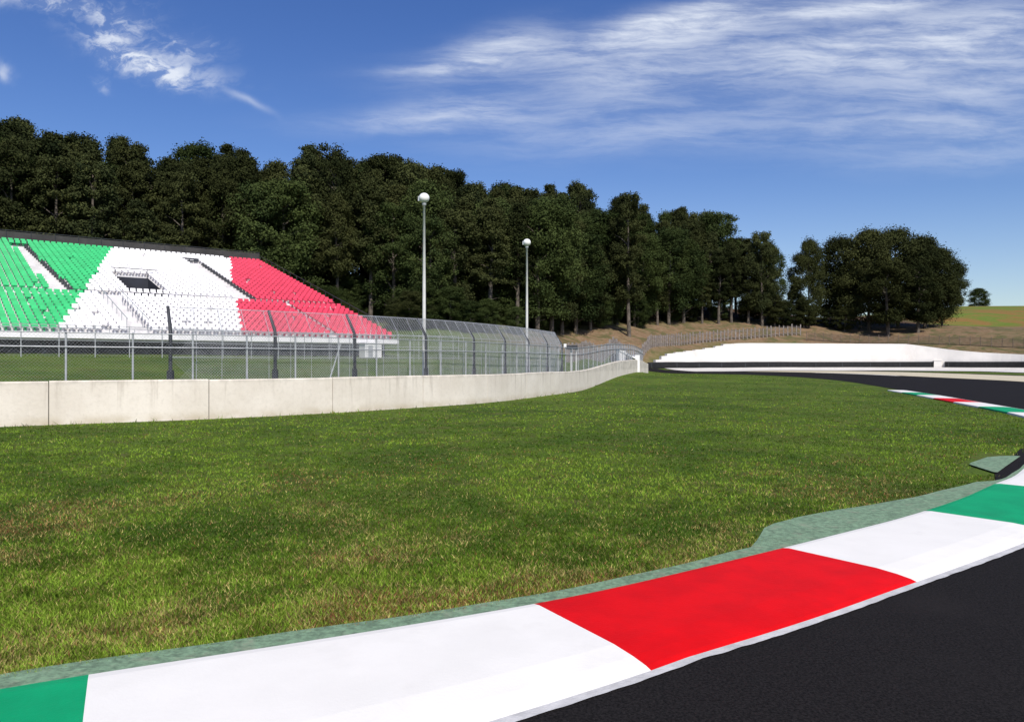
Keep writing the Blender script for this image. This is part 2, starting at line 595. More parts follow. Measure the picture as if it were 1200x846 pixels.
# ------------------------------------------------------------------ plan lines
def spline(pts, step=.25):
    """dense Catmull-Rom curve resampled by arc length"""
    p = np.array(pts, float)
    p = np.vstack([2 * p[0] - p[1], p, 2 * p[-1] - p[-2]])
    out = []
    for i in range(1, len(p) - 2):
        t = np.linspace(0, 1, 60, endpoint=False)[:, None]
        a, b, c, d = p[i - 1], p[i], p[i + 1], p[i + 2]
        out.append(.5 * (2 * b + (c - a) * t + (2 * a - 5 * b + 4 * c - d) * t ** 2 + (3 * b - a - 3 * c + d) * t ** 3))
    out = np.vstack(out + [p[-2:-1]])
    s = np.concatenate([[0], np.cumsum(np.hypot(*np.diff(out, axis=0).T))])
    q = np.arange(0, s[-1], step)
    return np.column_stack([np.interp(q, s, out[:, 0]), np.interp(q, s, out[:, 1])]), q


def normals(c):
    t = np.gradient(c, axis=0)
    t /= np.hypot(t[:, 0], t[:, 1])[:, None]
    return t, np.column_stack([t[:, 1], -t[:, 0]])     # tangent, right-hand normal (towards the track)


# back edge of the kerb, following the corner
KB, KS = spline([(-30, -6.5), (-16, -3.2), (-8, .45), (-4.6, 2.42), (-2.43, 3.65), (.19, 4.97), (2.3, 6.46), (4.43, 8.13), (6.15, 9.8), (7.5, 11.25),
                 (11.4, 16.2), (14.8, 22.15), (18.2, 32.7), (21.3, 43.6), (25, 60), (26.8, 75), (26.2, 84), (23.5, 90.5), (18, 95), (12, 97), (4, 98.5)])
KT, KN = normals(KB)


def s_of(x, y):
    return KS[np.argmin(np.hypot(KB[:, 0] - x, KB[:, 1] - y))]


def sheet(name, A, B, z, m, nx=6, parent=None):
    """ground-hugging sheet between two plan curves of equal length"""
    n = len(A)
    f = np.linspace(0, 1, nx + 1)
    P = A[:, None, :] * (1 - f)[None, :, None] + B[:, None, :] * f[None, :, None]
    Z = terr(P[..., 0], P[..., 1]) + z
    V = np.dstack([P, Z]).reshape(-1, 3)
    idx = np.arange(n * (nx + 1)).reshape(n, nx + 1)
    Q = np.stack([idx[:-1, :-1], idx[1:, :-1], idx[1:, 1:], idx[:-1, 1:]], -1).reshape(-1, 4)
    return mesh_np(name, V, Q[:, ::-1], m, parent, smooth=True)


# ------------------------------------------------------------------ ground
gx = np.concatenate([-np.geomspace(3000, 95, 22), np.arange(-90, 112, 1.0), np.geomspace(113, 3000, 26)])
gy = np.concatenate([-np.geomspace(2000, 24, 18), np.arange(-20, 172, 1.0), np.arange(172, 262, 3.0), np.geomspace(265, 4000, 24)])
GX, GY = np.meshgrid(gx, gy)
GZ = terr(GX, GY)
# edges of the surfaces, in plan
FE = np.array([(-120, 40), (-70, 72), (-31, 97), (0, 105), (16, 130), (30, 146), (48, 152), (62, 154), (100, 158), (140, 220)], float)   # edge of the wood


def side(px, py, line):
    """signed distance to a polyline read left to right: positive beyond it"""
    best = np.full(px.shape, 1e9)
    sg = np.ones(px.shape)
    for (x0, y0), (x1, y1) in zip(line[:-1], line[1:]):
        dx, dy = x1 - x0, y1 - y0
        L = math.hypot(dx, dy)
        t = np.clip(((px - x0) * dx + (py - y0) * dy) / L ** 2, 0, 1)
        d = np.hypot(px - x0 - t * dx, py - y0 - t * dy)
        s = np.where((dx * (py - y0) - dy * (px - x0)) > 0, 1, -1)
        m_ = d < best
        best = np.where(m_, d, best)
        sg = np.where(m_, s, sg)
    return best * sg


sf = side(GX, GY, FE)
litter = sstep(0, 5, sf) * (1 - sstep(95, 112, GX))
bank = sstep(-15, -9, sf) * sstep(-9, 8, GX) * (1 - litter)
brown = sstep(50, 60, GX) * sstep(118 - .12 * GX, 122 - .12 * GX, GY) * (1 - litter)
dry = np.clip(bank + .9 * brown, 0, 1)
meadow = sstep(88, 100, GX) * sstep(150, 170, GY) + sstep(300, 420, np.hypot(GX, GY)) * .6
tint = np.stack([dry, litter, np.clip(meadow, 0, 1), np.ones_like(dry)], -1).reshape(-1, 4)
idx = np.arange(GX.size).reshape(GX.shape)
Q = np.stack([idx[:-1, :-1], idx[:-1, 1:], idx[1:, 1:], idx[1:, :-1]], -1).reshape(-1, 4)
g = mesh_np('ground', np.stack([GX, GY, GZ], -1).reshape(-1, 3), Q, M['ground'], col=tint, smooth=True)
tag(g, kind='structure')

# ------------------------------------------------------------------ track, kerb, aprons
sel = KS < s_of(12, 97)
A = KB[sel] + KN[sel] * 1.0
B = KB[sel] + KN[sel] * 13.8
tag(sheet('track', A, B, .012, M['asphalt'], 10), kind='structure')
s2 = (KS > s_of(7.5, 11.25)) & (KS < s_of(18, 95))
tag(sheet('gravel_strip', KB[s2] + KN[s2] * 13.9, KB[s2] + KN[s2] * 25.5, .03, M['cream'], 4), kind='structure')
tag(sheet('service_road', KB[s2] + KN[s2] * 25.6, KB[s2] + KN[s2] * 28, .02, M['asphalt'], 3), kind='structure')

s4 = (KS > s_of(26.6, 79)) & (KS < s_of(24.6, 88.5))
tag(sheet('edge_line', KB[s4] + KN[s4] * 13.1, KB[s4] + KN[s4] * 13.75, .03, M['white_paint'], 1), kind='structure')

# barrier line in plan (outer side of the corner)
def ud(x, d):
    return ((x - CX) / FOC * d, d)


BL, BS = spline([ud(a_, b_) for a_, b_ in _bar], .5)
BT, BN = normals(BL)
# apron of pale concrete in front of the barrier
AP, _ = spline([ud(815, 100), ud(860, 102), ud(930, 105), ud(1050, 104), ud(1130, 99), ud(1200, 91), ud(1270, 85), ud(1370, 77)], .5)
q = np.linspace(0, 1, 140)
def resamp(c, q, a=0.0):
    s = np.linspace(0, 1, len(c))
    qq = a + q * (1 - a)
    return np.column_stack([np.interp(qq, s, c[:, 0]), np.interp(qq, s, c[:, 1])])
tag(sheet('concrete_apron', resamp(BL + BN * .6, q, .075), resamp(AP, q), .08, M['apron'], 8), kind='structure')

kerb = empty('kerb', 'long striped kerb in green white and red along the inside of the corner', 'kerb', (0, 0, 0))
tag(kerb, kind='structure')
PROF = [(-.02, -.02), (0, .052), (.06, .060), (.80, .056), (.96, .044), (1.06, .030), (1.10, .018), (1.115, -.02)]
s_rw = s_of(.19, 4.97)                               # white/red joint used as the zero of the pattern
BLK = 2.60
order = ['red', 'white', 'green', 'white']
PM = {'red': M['red_paint'], 'white': M['white_paint'], 'green': M['green_paint']}
k0 = int(math.floor((s_of(-8, .45) - s_rw) / BLK))
k1 = int(math.ceil((s_of(11.4, 16.2) - s_rw) / BLK))
jt = lambda k: s_rw + k * (BLK if k > 0 else 2.51)
blocks = [(jt(k), jt(k + 1), order[k % 4]) for k in range(k0, k1)]
s_near, s_end = blocks[-1][1], s_of(21.3, 43.6)
nf_ = int(round((s_end - s_near) / 3.3))
fl = (s_end - s_near) / nf_
blocks += [(s_end - (j + 1) * fl, s_end - j * fl, ('white', 'green', 'white', 'red')[j % 4]) for j in range(nf_)]
def widen(s):
    return float(np.interp(s - s_rw, [-4.0, -2.0, -.9, .3], [1.30, 1.26, 1.14, 1.0]))


for a, b, c in blocks:
    nseg = 11
    ss = np.linspace(a, b, nseg)
    V = []
    for i, s in enumerate(ss):
        px_, py_ = np.interp(s, KS, KB[:, 0]), np.interp(s, KS, KB[:, 1])
        nx_, ny_ = np.interp(s, KS, KN[:, 0]), np.interp(s, KS, KN[:, 1])
        for j, (wd, zz) in enumerate(PROF):
            wob = 0
            if j == 1 or j == 0:
                wob = .003 * math.sin(s * 3.1)
            if j >= 6:
                wob = .0015 * math.sin(s * 4.3)
            x_, y_ = px_ + nx_ * (wd * widen(s) + wob), py_ + ny_ * (wd * widen(s) + wob)
            V.append((x_, y_, tz(x_, y_) + zz))
    idx = np.arange(nseg * len(PROF)).reshape(nseg, len(PROF))
    Qk = np.stack([idx[:-1, :-1], idx[:-1, 1:], idx[1:, 1:], idx[1:, :-1]], -1).reshape(-1, 4)
    o = mesh_np(c + '_block', V, Qk, PM[c], kerb, smooth=False)

# thin white line between kerb and asphalt
K2S = np.arange(s_of(-16, -3.2), s_of(21.3, 43.6), .04)
K2 = np.column_stack([np.interp(K2S, KS, KB[:, 0]), np.interp(K2S, KS, KB[:, 1])])
N2 = np.column_stack([np.interp(K2S, KS, KN[:, 0]), np.interp(K2S, KS, KN[:, 1])])
s3 = (KS > s_of(-16, -3.2)) & (KS < s_of(21.3, 43.6))
wd2 = np.array([widen(q_) for q_ in K2S])[:, None]
ln_a = K2 + N2 * (1.09 * wd2)
wob = (.002 * np.sin(K2S * 3) + np.convolve(RNG.normal(0, .0045, len(K2S)), [.25, .5, .25], 'same'))[:, None]
ln_b = K2 + N2 * (1.09 * wd2 + .072 + wob)
o = sheet('edge_line', ln_a, ln_b, .018, mat('worn_white_line', (.50, .49, .48), .7, .15, 6, .3, 60, dirt=(.30, .29, .28), dscale=5), 1)
tag(o, kind='structure')

# faded green strip behind the kerb, with its wide pad
ss = KS[s3]
sp0, sp1 = s_of(2.2, 6.3), s_of(6.3, 10.0)
wid = .26 + .03 * np.sin(ss * .7)
padw = np.interp(ss, [sp0, sp0 + .85, sp0 + 1.5, sp0 + 2.2, sp0 + 3.6, sp1, sp1 + .3, s_of(9, 13)], [0, .42, .47, .40, .18, 0, -.14, -.16])
wid = wid + padw + .008 * np.sin(ss * 5.3)
keep = ss < s_of(9, 13)
gs = sheet('painted_strip', (KB[s3] - KN[s3] * wid[:, None])[keep], (KB[s3] + KN[s3] * .01)[keep], .026, M['green_conc'], 4)
tag(gs, kind='structure')
# dark wedge and pads behind the kerb further round
sg = (KS > s_of(6.35, 10.05)) & (KS < s_of(10, 14))
gw = np.interp(KS[sg], [KS[sg][0], KS[sg][0] + .9, KS[sg][-1]], [.02, .20, .32])[:, None]
tag(sheet('dark_wedge', KB[sg] - KN[sg] * (gw + .1), KB[sg] - KN[sg] * .06, .012, M['asphalt'], 2), kind='structure')
sg2 = (KS > s_of(6.9, 10.7)) & (KS < s_of(9, 13))
ga = KB[sg2] - KN[sg2] * .27
gwid = np.interp(KS[sg2], [KS[sg2][0], KS[sg2][0] + .8, KS[sg2][-1] - .4, KS[sg2][-1]], [.05, .5, .4, .1])[:, None]
tag(sheet('painted_strip', ga - KN[sg2] * gwid, ga, .026, M['green_conc'], 3), kind='structure')

# ------------------------------------------------------------------ concrete wall beside the infield
WALL_H = 1.13
wp = [(-21.0, 13.2), (-12.75, 19.15), (-8.7, 21.75), (-5.9, 24.2), (-3.3, 27.2), (-.85, 30.8), (2.1, 37.9), (5.3, 48), (9.8, 64), (14.2, 80)]
WL, WS = spline(wp, .1)
WT, WN = normals(WL)


def on_wall(s, off=0.0):
    x = np.interp(s, WS, WL[:, 0]) + np.interp(s, WS, WN[:, 0]) * off
    y = np.interp(s, WS, WL[:, 1]) + np.interp(s, WS, WN[:, 1]) * off
    return float(x), float(y)


def ws_of(xpix, off=0.0):
    """arc length at which the wall is seen at photo column xpix"""
    P = WL + WN * off
    u = P[:, 0] / P[:, 1]
    return WS[np.argmin(np.abs(u - (xpix - CX) / FOC))]


wall = empty('concrete_wall', 'long pale stained concrete wall curving along the far side of the infield grass', 'wall', (0, 0, 0))
PANEL = 3.9
s0 = ws_of(57) - 3 * PANEL
n_panels = int((WS[-1] - s0) / PANEL)
for k in range(n_panels + 1):
    a, b = s0 + k * PANEL + .012, min(s0 + (k + 1) * PANEL - .012, WS[-1])
    if b - a < .5 or a < 0:
        continue
    ns = 5
    V = []
    dz = random.uniform(-.012, .012)
    pr = [(.0, -.3), (.0, 1.10), (.022, 1.13), (.20, 1.13), (.222, 1.10), (.222, -.3)]
    for s in np.linspace(a, b, ns):
        for wd, zz in pr:
            x_, y_ = on_wall(s, -wd)
            xb, yb = on_wall(s)
            V.append((x_, y_, tz(xb, yb) + zz + (dz if zz > 0 else 0)))
    m_ = MB()
    npf = len(pr)
    fs = [(i * npf + j, i * npf + j + 1, (i + 1) * npf + j + 1, (i + 1) * npf + j) for i in range(ns - 1) for j in range(npf - 1)]
    fs += [tuple(range(npf))[::-1], tuple((ns - 1) * npf + j for j in range(npf))]
    m_.add(V, fs)
    m_.build('wall_panel', M['wall'], wall)
m_ = MB()                                             # mortar set back in the joints
V = []
for s in np.linspace(max(s0, .05), WS[-1] - .05, 120):
    for wd, zz in ((.03, -.3), (.03, 1.06), (.19, 1.06), (.19, -.3)):
        x_, y_ = on_wall(s, -wd)
        V.append((x_, y_, tz(x_, y_) + zz))
m_.add(V, [(i * 4 + j, i * 4 + j + 1, i * 4 + 5 + j, i * 4 + 4 + j) for i in range(119) for j in range(3)])
m_.build('joint_filler', mat('joint_mortar', (.16, .14, .12), .9, .2), wall)


# ------------------------------------------------------------------ fences
def chain_mesh(path, z0, z1, cell, wr, lean=None, seg=None):
    """diamond netting of real wires over a plan polyline; path = function(s) -> (x, y); lean = extra leaning top (h0, out)"""
    s_a, s_b = seg
    H = z1 - z0
    V, F = [], []

    def pt(s, h):
        off = 0.0
        zz = h
        if lean and h > lean[0]:
            f = (h - lean[0])
            off = f * lean[1]
            zz = lean[0] + f * math.sqrt(max(.05, 1 - lean[1] ** 2))
        x, y = path(min(max(s, s_a), s_b), -off)
        return np.array((x, y, zz))
    nst = 4 if not lean else 5
    hs = np.linspace(z0, z1, nst + 1)
    if lean:
        hs = np.array([z0, z0 + (lean[0] - z0) * .5, lean[0], lean[0] + (z1 - lean[0]) * .5, z1])
    for sgn in (1, -1):
        st = s_a - H if sgn > 0 else s_a
        en = s_b if sgn > 0 else s_b + H
        for s in np.arange(st, en, cell):
            pts = []
            for h in hs:
                q_ = s + sgn * (h - z0)
                if s_a <= q_ <= s_b:
                    pts.append(pt(q_, h))
            if len(pts) < 2:
                continue
            for p in pts:
                o_ = len(V)
                V.append(p + (wr, wr * .3, 0))
                V.append(p + (-wr, wr * .3, 0))
                V.append(p + (0, -wr, wr * .5))
            base = len(V) - 3 * len(pts)
            for i in range(len(pts) - 1):
                for j in range(3):
                    F.append((base + 3 * i + j, base + 3 * i + (j + 1) % 3, base + 3 * i + 3 + (j + 1) % 3, base + 3 * i + 3 + j))
    return np.array(V), np.array(F)


def wz(s, off=0.0):
    x, y = on_wall(s)
    return tz(x, y)


# grey fence standing just behind the wall
def path_a(s, off):
    return on_wall(s, -.42 + off)


gf = empty('wire_fence', 'low grey steel wire fence with thin posts standing directly behind the concrete wall', 'fence', (0, 0, 0))
sa0, sa1 = ws_of(77, -.42) - 1.58 * 6, WS[-1] - 1.0
npost = int((sa1 - sa0) / 1.58) + 1
FH = 2.42
for k in range(npost):
    s = sa0 + k * 1.58
    x, y = path_a(s, 0)
    z = tz(x, y)
    m_ = MB()
    m_.tube([(x, y, z - .2), (x, y, z + FH + random.uniform(-.03, .03))], .028, 6)
    m_.build('post', M['grey_metal'], gf)
m_ = MB()
for zz, rr in ((FH - .02, .016), (2.02, .020)):
    P = []
    for s in np.linspace(sa0, sa1, 60):
        x, y = path_a(s, .03)
        P.append((x, y, tz(x, y) + zz))
    m_.tube(P, rr, 5)
m_.build('rail', M['grey_metal'], gf)
V, F = chain_mesh(path_a,   .9, FH, .085, .0016, None, (sa0, sa1))
V[:, 2] += terr(V[:, 0], V[:, 1])
mesh_np('wire_mesh', V, F, M['wire'], gf)
# slanting brace near the red seats
sb = ws_of(386, -.4)
x0, y0 = path_a(sb, .05)
x1, y1 = path_a(sb + .45, .05)
m_ = MB()
m_.tube([(x0, y0, tz(x0, y0) + 1.0), (x1, y1, tz(x1, y1) + 2.2)], .022, 6)
m_.build('brace', M['grey_metal'], gf)


# dark catch fence with cranked posts
def path_b(s, off):
    return on_wall(s, -.75 + off)


cf = empty('catch_fence', 'tall catch fence of dark posts cranked backwards at the top carrying pale netting', 'fence', (0, 0, 0))
cols = [200, 322, 415, 500, 555, 595, 622, 641, 655, 664]
sbs = [ws_of(c_, -.75) for c_ in cols]
sc = sbs[4]
posts_s = sbs[:5]
while posts_s[-1] + 3.0 < ws_of(668, -.75):
    posts_s.append(posts_s[-1] + 3.0)
BH = 2.55                                            # height of the bend above the ground
for s in posts_s:
    x, y = path_b(s, 0)
    z = tz(x, y)
    xo, yo = path_b(s, -.46)
    m_ = MB()
    m_.tube([(x, y, z - .2), (x, y, z + BH - .1), (x + (xo - x) * .08, y + (yo - y) * .08, z + BH + .05), (xo, yo, z + BH + .68)], [.055, .055, .052, .044], 8)
    po = m_.build('post', M['dark_metal'], cf)
    m_ = MB()
    m_.box((x, y, z + 1.22), (.075, 0, 0), (0, .075, 0), (0, 0, .16))
    m_.build('post_clamp', M['dark_metal'], po)
V, F = chain_mesh(path_b, .9, BH + .78, .085, .0044, (BH, .50), (posts_s[0], posts_s[-1]))
V[:, 2] += terr(V[:, 0], V[:, 1])
mesh_np('wire_mesh', V, F, M['wire'], cf)
m_ = MB()
for h, off in ((BH + .66, -.455), (BH, -.02), (1.75, -.02)):
    P = []
    for s in np.linspace(posts_s[0], posts_s[-1], 60):
        x, y = path_b(s, off)
        P.append((x, y, tz(x, y) + h))
    m_.tube(P, .010, 5)
for s in np.arange(posts_s[0] + .75, posts_s[-1], .75):   # upright stays of the netting
    x, y = path_b(s, -.02)
    xo, yo = path_b(s, -.44)
    z = tz(x, y)
    m_.tube([(x, y, z + .9), (x, y, z + BH), (xo, yo, z + BH + .66)], .009, 4)
m_.build('tension_wire', M['wire'], cf)


# older fence across the grass in front of the stand
P0 = Vector((-9.5, 63, 0))
E = Vector((-.7829, -.6222, 0))
Nn = Vector((-.6222, .7829, 0))
Z0, Z1, TL = 3.5, 12.9, 30.7
hf = empty('spectator_fence', 'thin pale spectator fence on the grass in front of the grandstand', 'fence', (0, 0, 0))
HF = []
for k in range(24):
    p = P0 + E * (-4 + k * 1.9) - Nn * 3.2
    z = tz(p.x, p.y)
    HF.append((p.x, p.y, z))
    m_ = MB()
    m_.tube([(p.x, p.y, z - .2), (p.x, p.y, z + 1.95)], .030, 6)
    m_.build('post', M['grey_metal'], hf)
m_ = MB()
for h in (1.9, 1.0):
    m_.tube([(x, y, z + h) for x, y, z in HF], .02, 5)
m_.build('rail', M['grey_metal'], hf)


def seg_path(pts):
    pts = np.array(pts)[:, :2]
    L = np.concatenate([[0], np.cumsum(np.hypot(*np.diff(pts, axis=0).T))])

    def f(s, off):
        return float(np.interp(s, L, pts[:, 0])), float(np.interp(s, L, pts[:, 1]))
    return f, L[-1]


f_, L_ = seg_path(HF)
V, F = chain_mesh(f_, .05, 1.9, .22, .0045, None, (0, L_))
V[:, 2] += terr(V[:, 0], V[:, 1])
mesh_np('wire_mesh', V, F, M['wire'], hf)

# ------------------------------------------------------------------ grandstand
gsd = empty('grandstand', 'open grandstand with green white and red seats in front of the wood', 'grandstand', (0, 0, 0))
S_END = 42.0
NR = 36
PT = TL / NR
PZ = (Z1 - Z0) / NR


def st(s, t, z):
    p = P0 + E * s + Nn * t
    return Vector((p.x, p.y, z))


VS0, VS1, VT0, VT1 = 14.7, 17.3, 12.0, 18.0          # vomitory opening
m_ = MB()
# stepped terrace: solid steps, cut where the vomitory opens
for r in range(NR):
    t0, t1 = r * PT, (r + 1) * PT
    zt = Z0 + r * PZ
    zb = zt - .45
    spans = [(0, S_END)]
    if t1 > VT0 and t0 < VT1:
        spans = [(0, VS0), (VS1, S_END)]
    for a, b in spans:
        vs = [st(a, t0, zb), st(b, t0, zb), st(b, t1, zb + PZ), st(a, t1, zb + PZ), st(a, t0, zt), st(b, t0, zt), st(b, t1 + .001, zt), st(a, t1 + .001, zt)]
        m_.add(vs, [(0, 1, 2, 3), (4, 7, 6, 5), (0, 4, 5, 1), (3, 2, 6, 7), (0, 3, 7, 4), (1, 5, 6, 2)])
m_.build('terrace', M['stand_conc'], gsd)
m_ = MB()
m_.box(st(S_END / 2, -.12, Z0 - .17), E * (S_END / 2 + .1), Nn * .11, (0, 0, .19))
m_.build('fascia', M['fascia'], gsd)
m_ = MB()
for s in np.arange(.2, S_END, 1.5):
    m_.tube([st(s, .05, Z0 - .02), st(s, .05, Z0 + .30)], .025, 5)
m_.tube([st(0, .05, Z0 + .30), st(S_END, .05, Z0 + .30)], .028, 5)
m_.build('front_rail', M['grey_metal'], gsd)
m_ = MB()
m_.box(st(S_END / 2, TL + .10, Z1 + .30), E * (S_END / 2), Nn * .06, (0, 0, .75))
m_.build('back_parapet', M['back_panel'], gsd)
m_ = MB()
for s in np.arange(.1, S_END, 2.0):
    m_.tube([st(s, TL + .02, Z1 + .3), st(s, TL + .02, Z1 + 1.15)], .03, 5)
m_.tube([st(0, TL + .02, Z1 + 1.15), st(S_END, TL + .02, Z1 + 1.15)], .03, 5)
m_.build('back_rail', M['dark_metal'], gsd)
# side rail down the open end
m_ = MB()
pts = []
for r in range(0, NR + 1, 2):
    a = st(-.08, r * PT, Z0 + r * PZ)
    pts.append(a + Vector((0, 0, .75)))
    m_.tube([a - Vector((0, 0, .2)), pts[-1]], .025, 5)
m_.tube(pts, .03, 5)
m_.build('side_rail', M['dark_metal'], gsd)
# columns, raking beams and a near-black sheet painting in the shade below
for k, s in enumerate(np.arange(.8, S_END, 3.0)):
    for t in (.7, 9.0, 18.0, 27.0):
        p = st(s, t, 0)
        z = tz(p.x, p.y)
        top = Z0 + t / TL * (Z1 - Z0) - .5
        if t > 1 and k % 2:
            continue
        m_ = MB()
        m_.box((p.x, p.y, (z - .3 + top) / 2), E * .09, Nn * .09, (0, 0, (top - z + .3) / 2))
        m_.build('column', M['dark_metal'], gsd)
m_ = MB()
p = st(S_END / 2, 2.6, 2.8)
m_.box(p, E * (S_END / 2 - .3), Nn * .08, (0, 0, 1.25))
m_.build('undercroft_shade', M['undercroft'], gsd)
m_ = MB()
m_.box(st(S_END / 2, TL - .6, 8.0), E * (S_END / 2), Nn * .1, (0, 0, 4.3))
m_.build('rear_wall', M['back_panel'], gsd)
# vomitory: passage and side walls coloured black for the shade inside, and rail
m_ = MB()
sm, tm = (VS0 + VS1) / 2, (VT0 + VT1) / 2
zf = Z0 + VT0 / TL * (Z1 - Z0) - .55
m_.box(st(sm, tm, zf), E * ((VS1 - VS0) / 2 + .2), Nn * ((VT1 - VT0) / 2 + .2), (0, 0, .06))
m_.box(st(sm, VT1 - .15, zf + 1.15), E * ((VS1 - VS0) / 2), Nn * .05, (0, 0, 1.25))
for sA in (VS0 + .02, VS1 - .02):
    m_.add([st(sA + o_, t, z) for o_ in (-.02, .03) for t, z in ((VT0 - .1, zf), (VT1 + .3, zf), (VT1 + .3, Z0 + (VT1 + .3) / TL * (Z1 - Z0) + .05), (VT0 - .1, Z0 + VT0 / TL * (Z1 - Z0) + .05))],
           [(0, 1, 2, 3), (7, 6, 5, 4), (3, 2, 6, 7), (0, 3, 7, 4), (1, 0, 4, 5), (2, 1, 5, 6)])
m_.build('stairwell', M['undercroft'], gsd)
m_ = MB()
for s in np.linspace(VS0, VS1, 2):
    zz = Z0 + (VT1 + .3) / TL * (Z1 - Z0)
    m_.tube([st(s, VT1 + .3, zz - .2), st(s, VT1 + .3, zz + .75)], .03, 5)
for h in (.75,):
    m_.tube([st(VS0 - .9, VT1 + .3, zz + h), st(VS1 + .3, VT1 + .3, zz + h)], .035, 5)
m_.build('stairwell_rail', M['dark_metal'], gsd)
# handrails of the two lower stairs and step shadow drawn as dark sides above
m_ = MB()
for sA in (18.8, 20.1):
    m_ = MB()
    pts = [st(sA, t, Z0 + t / TL * (Z1 - Z0) + .95) for t in (0.2, 3, 6, 9.4)]
    m_.tube(pts, .03, 5)
    for t in np.arange(.4, 9.4, 1.5):
        z = Z0 + t / TL * (Z1 - Z0)
        m_.tube([st(sA, t, z - .1), st(sA, t, z + .95)], .025, 5)
    m_.build('stair_handrail', M['grey_metal'], gsd)
for sA, ta, tb in ((21.75, 11.3, 29.0), (7.6, 10.0, 27.0)):
    m_ = MB()
    for t in np.arange(ta, tb, PT * 1.0):
        z = Z0 + int(t / PT) * PZ
        sB_ = sA + ((t - 11) * .066 if sA > 20 else 0)
        m_.box(st(sB_ - .1, t + .25, z + .30), E * .05, Nn * .43, (0, 0, .17))
    m_.build('stair_side_shadow', M['dark_metal'], gsd)  # dark boxes drawing step and seat shadow along the stair side
for sA, tb in ((22.8, 29.3), (8.4, 27.2)):
    m_ = MB()
    z = Z0 + tb / TL * (Z1 - Z0)
    m_.box(st(sA + (.5 if sA > 20 else 0), tb + .35, z + .40), E * .8, Nn * .05, (0, 0, .18))
    m_.build('stair_head_gate', M['dark_metal'], gsd)

# seats: one shell, laid along every step
seat_v, seat_f = [], []
def _bx(x0, x1, y0, y1, z0, z1, sh=0.0):
    o = len(seat_v)
    for z, dy in ((z0, 0), (z1, sh)):
        for x, y in ((x0, y0), (x1, y0), (x1, y1), (x0, y1)):
            seat_v.append((x, y + dy, z))
    for q_ in ((3, 2, 1, 0), (4, 5, 6, 7), (0, 1, 5, 4), (1, 2, 6, 5), (2, 3, 7, 6), (3, 0, 4, 7)):
        seat_f.append([o + i for i in q_])
_bx(-.19, .19, .20, .54, .33, .38)                 # pan
_bx(-.185, .185, .52, .57, .36, .66, .08)              # tilted back
_bx(-.05, .05, .40, .52, 0, .345)                    # bracket
seat_v = np.array(seat_v)
seat_f = np.array(seat_f)
EX = np.array(E)
NX = np.array(Nn)
seats = []
for r in range(NR):
    t = r * PT
    if 10.5 < t + .3 < 11.3:
        continue
    z = Z0 + r * PZ
    for s in np.arange(.30, S_END - .2, .50):
        tt = t + .3
        if tt < 9.9 and (18.75 < s < 20.15 or 5.2 < s < 5.75):
            continue
        if tt > 11.3 and tt < 29.2 and (21.6 + (tt - 11) * .066 < s < 23.1 + (tt - 11) * .045 or (7.5 < s < 8.9 and tt < 27.5)):
            continue
        if VT0 - .5 < tt < VT1 + .9 and VS0 - .25 < s < VS1 + .25:
            continue
        if random.random() < (.02 if 12 < s < 24 else .006):
            continue
        gw_, wr_ = 24.1 - .292 * tt, 12.5 - .298 * tt
        c = 0 if s > gw_ else (1 if s > wr_ else 2)
        seats.append((s, t, z, c))
SM = [M['seat_green'], M['seat_white'], M['seat_red']]
CN = ['green seat', 'white seat', 'red seat']


def seat_geo(lst):
    V, F, mi = [], [], []
    for i, (s, t, z, c) in enumerate(lst):
        tl = random.uniform(-.02, .02)
        V.append(np.array(P0)[None, :] + EX[None, :] * (s + seat_v[:, :1]) + NX[None, :] * (t + seat_v[:, 1:2] + tl) + np.array([0, 0, 1.])[None, :] * (z + seat_v[:, 2:3]))
        F.append(seat_f + i * len(seat_v))
        mi += [c] * len(seat_f)
    return np.vstack(V), np.vstack(F), mi


def seat_key(q_):
    p = st(q_[0], q_[1], q_[2])
    u = p.x / p.y
    return p.y if abs(u) < .655 else 1e6


seats.sort(key=seat_key)
for sq in seats[:100]:
    V, F, mi = seat_geo([sq])
    o = mesh_np('seat', V, F, SM[sq[3]], gsd)
V, F, mi = seat_geo(seats[100:])
o = mesh_np('seat_rows', V, F, SM, gsd, midx=mi)
o['kind'] = 'stuff'

# white box room under the far end of the stand
b0 = at(434, 418, 60.5)
zb = tz(b0.x, b0.y)
hut = empty('ticket_hut', 'small white box hut standing under the red end of the grandstand', 'hut', (b0.x, b0.y, zb), rz=math.atan2(-.6222, -.7829))
m_ = MB()
m_.box((0, 0, .55), (.72, 0, 0), (0, .5, 0), (0, 0, .55))
m_.build('hut_wall', M['hut'], hut)
m_ = MB()
m_.box((0, 0, 1.14), (.80, 0, 0), (0, .58, 0), (0, 0, .035))
m_.build('roof', M['fascia'], hut)
m_ = MB()
m_.box((.25, .505, .5), (.20, 0, 0), (0, .012, 0), (0, 0, .45))
m_.build('door', M['grey_metal'], hut)

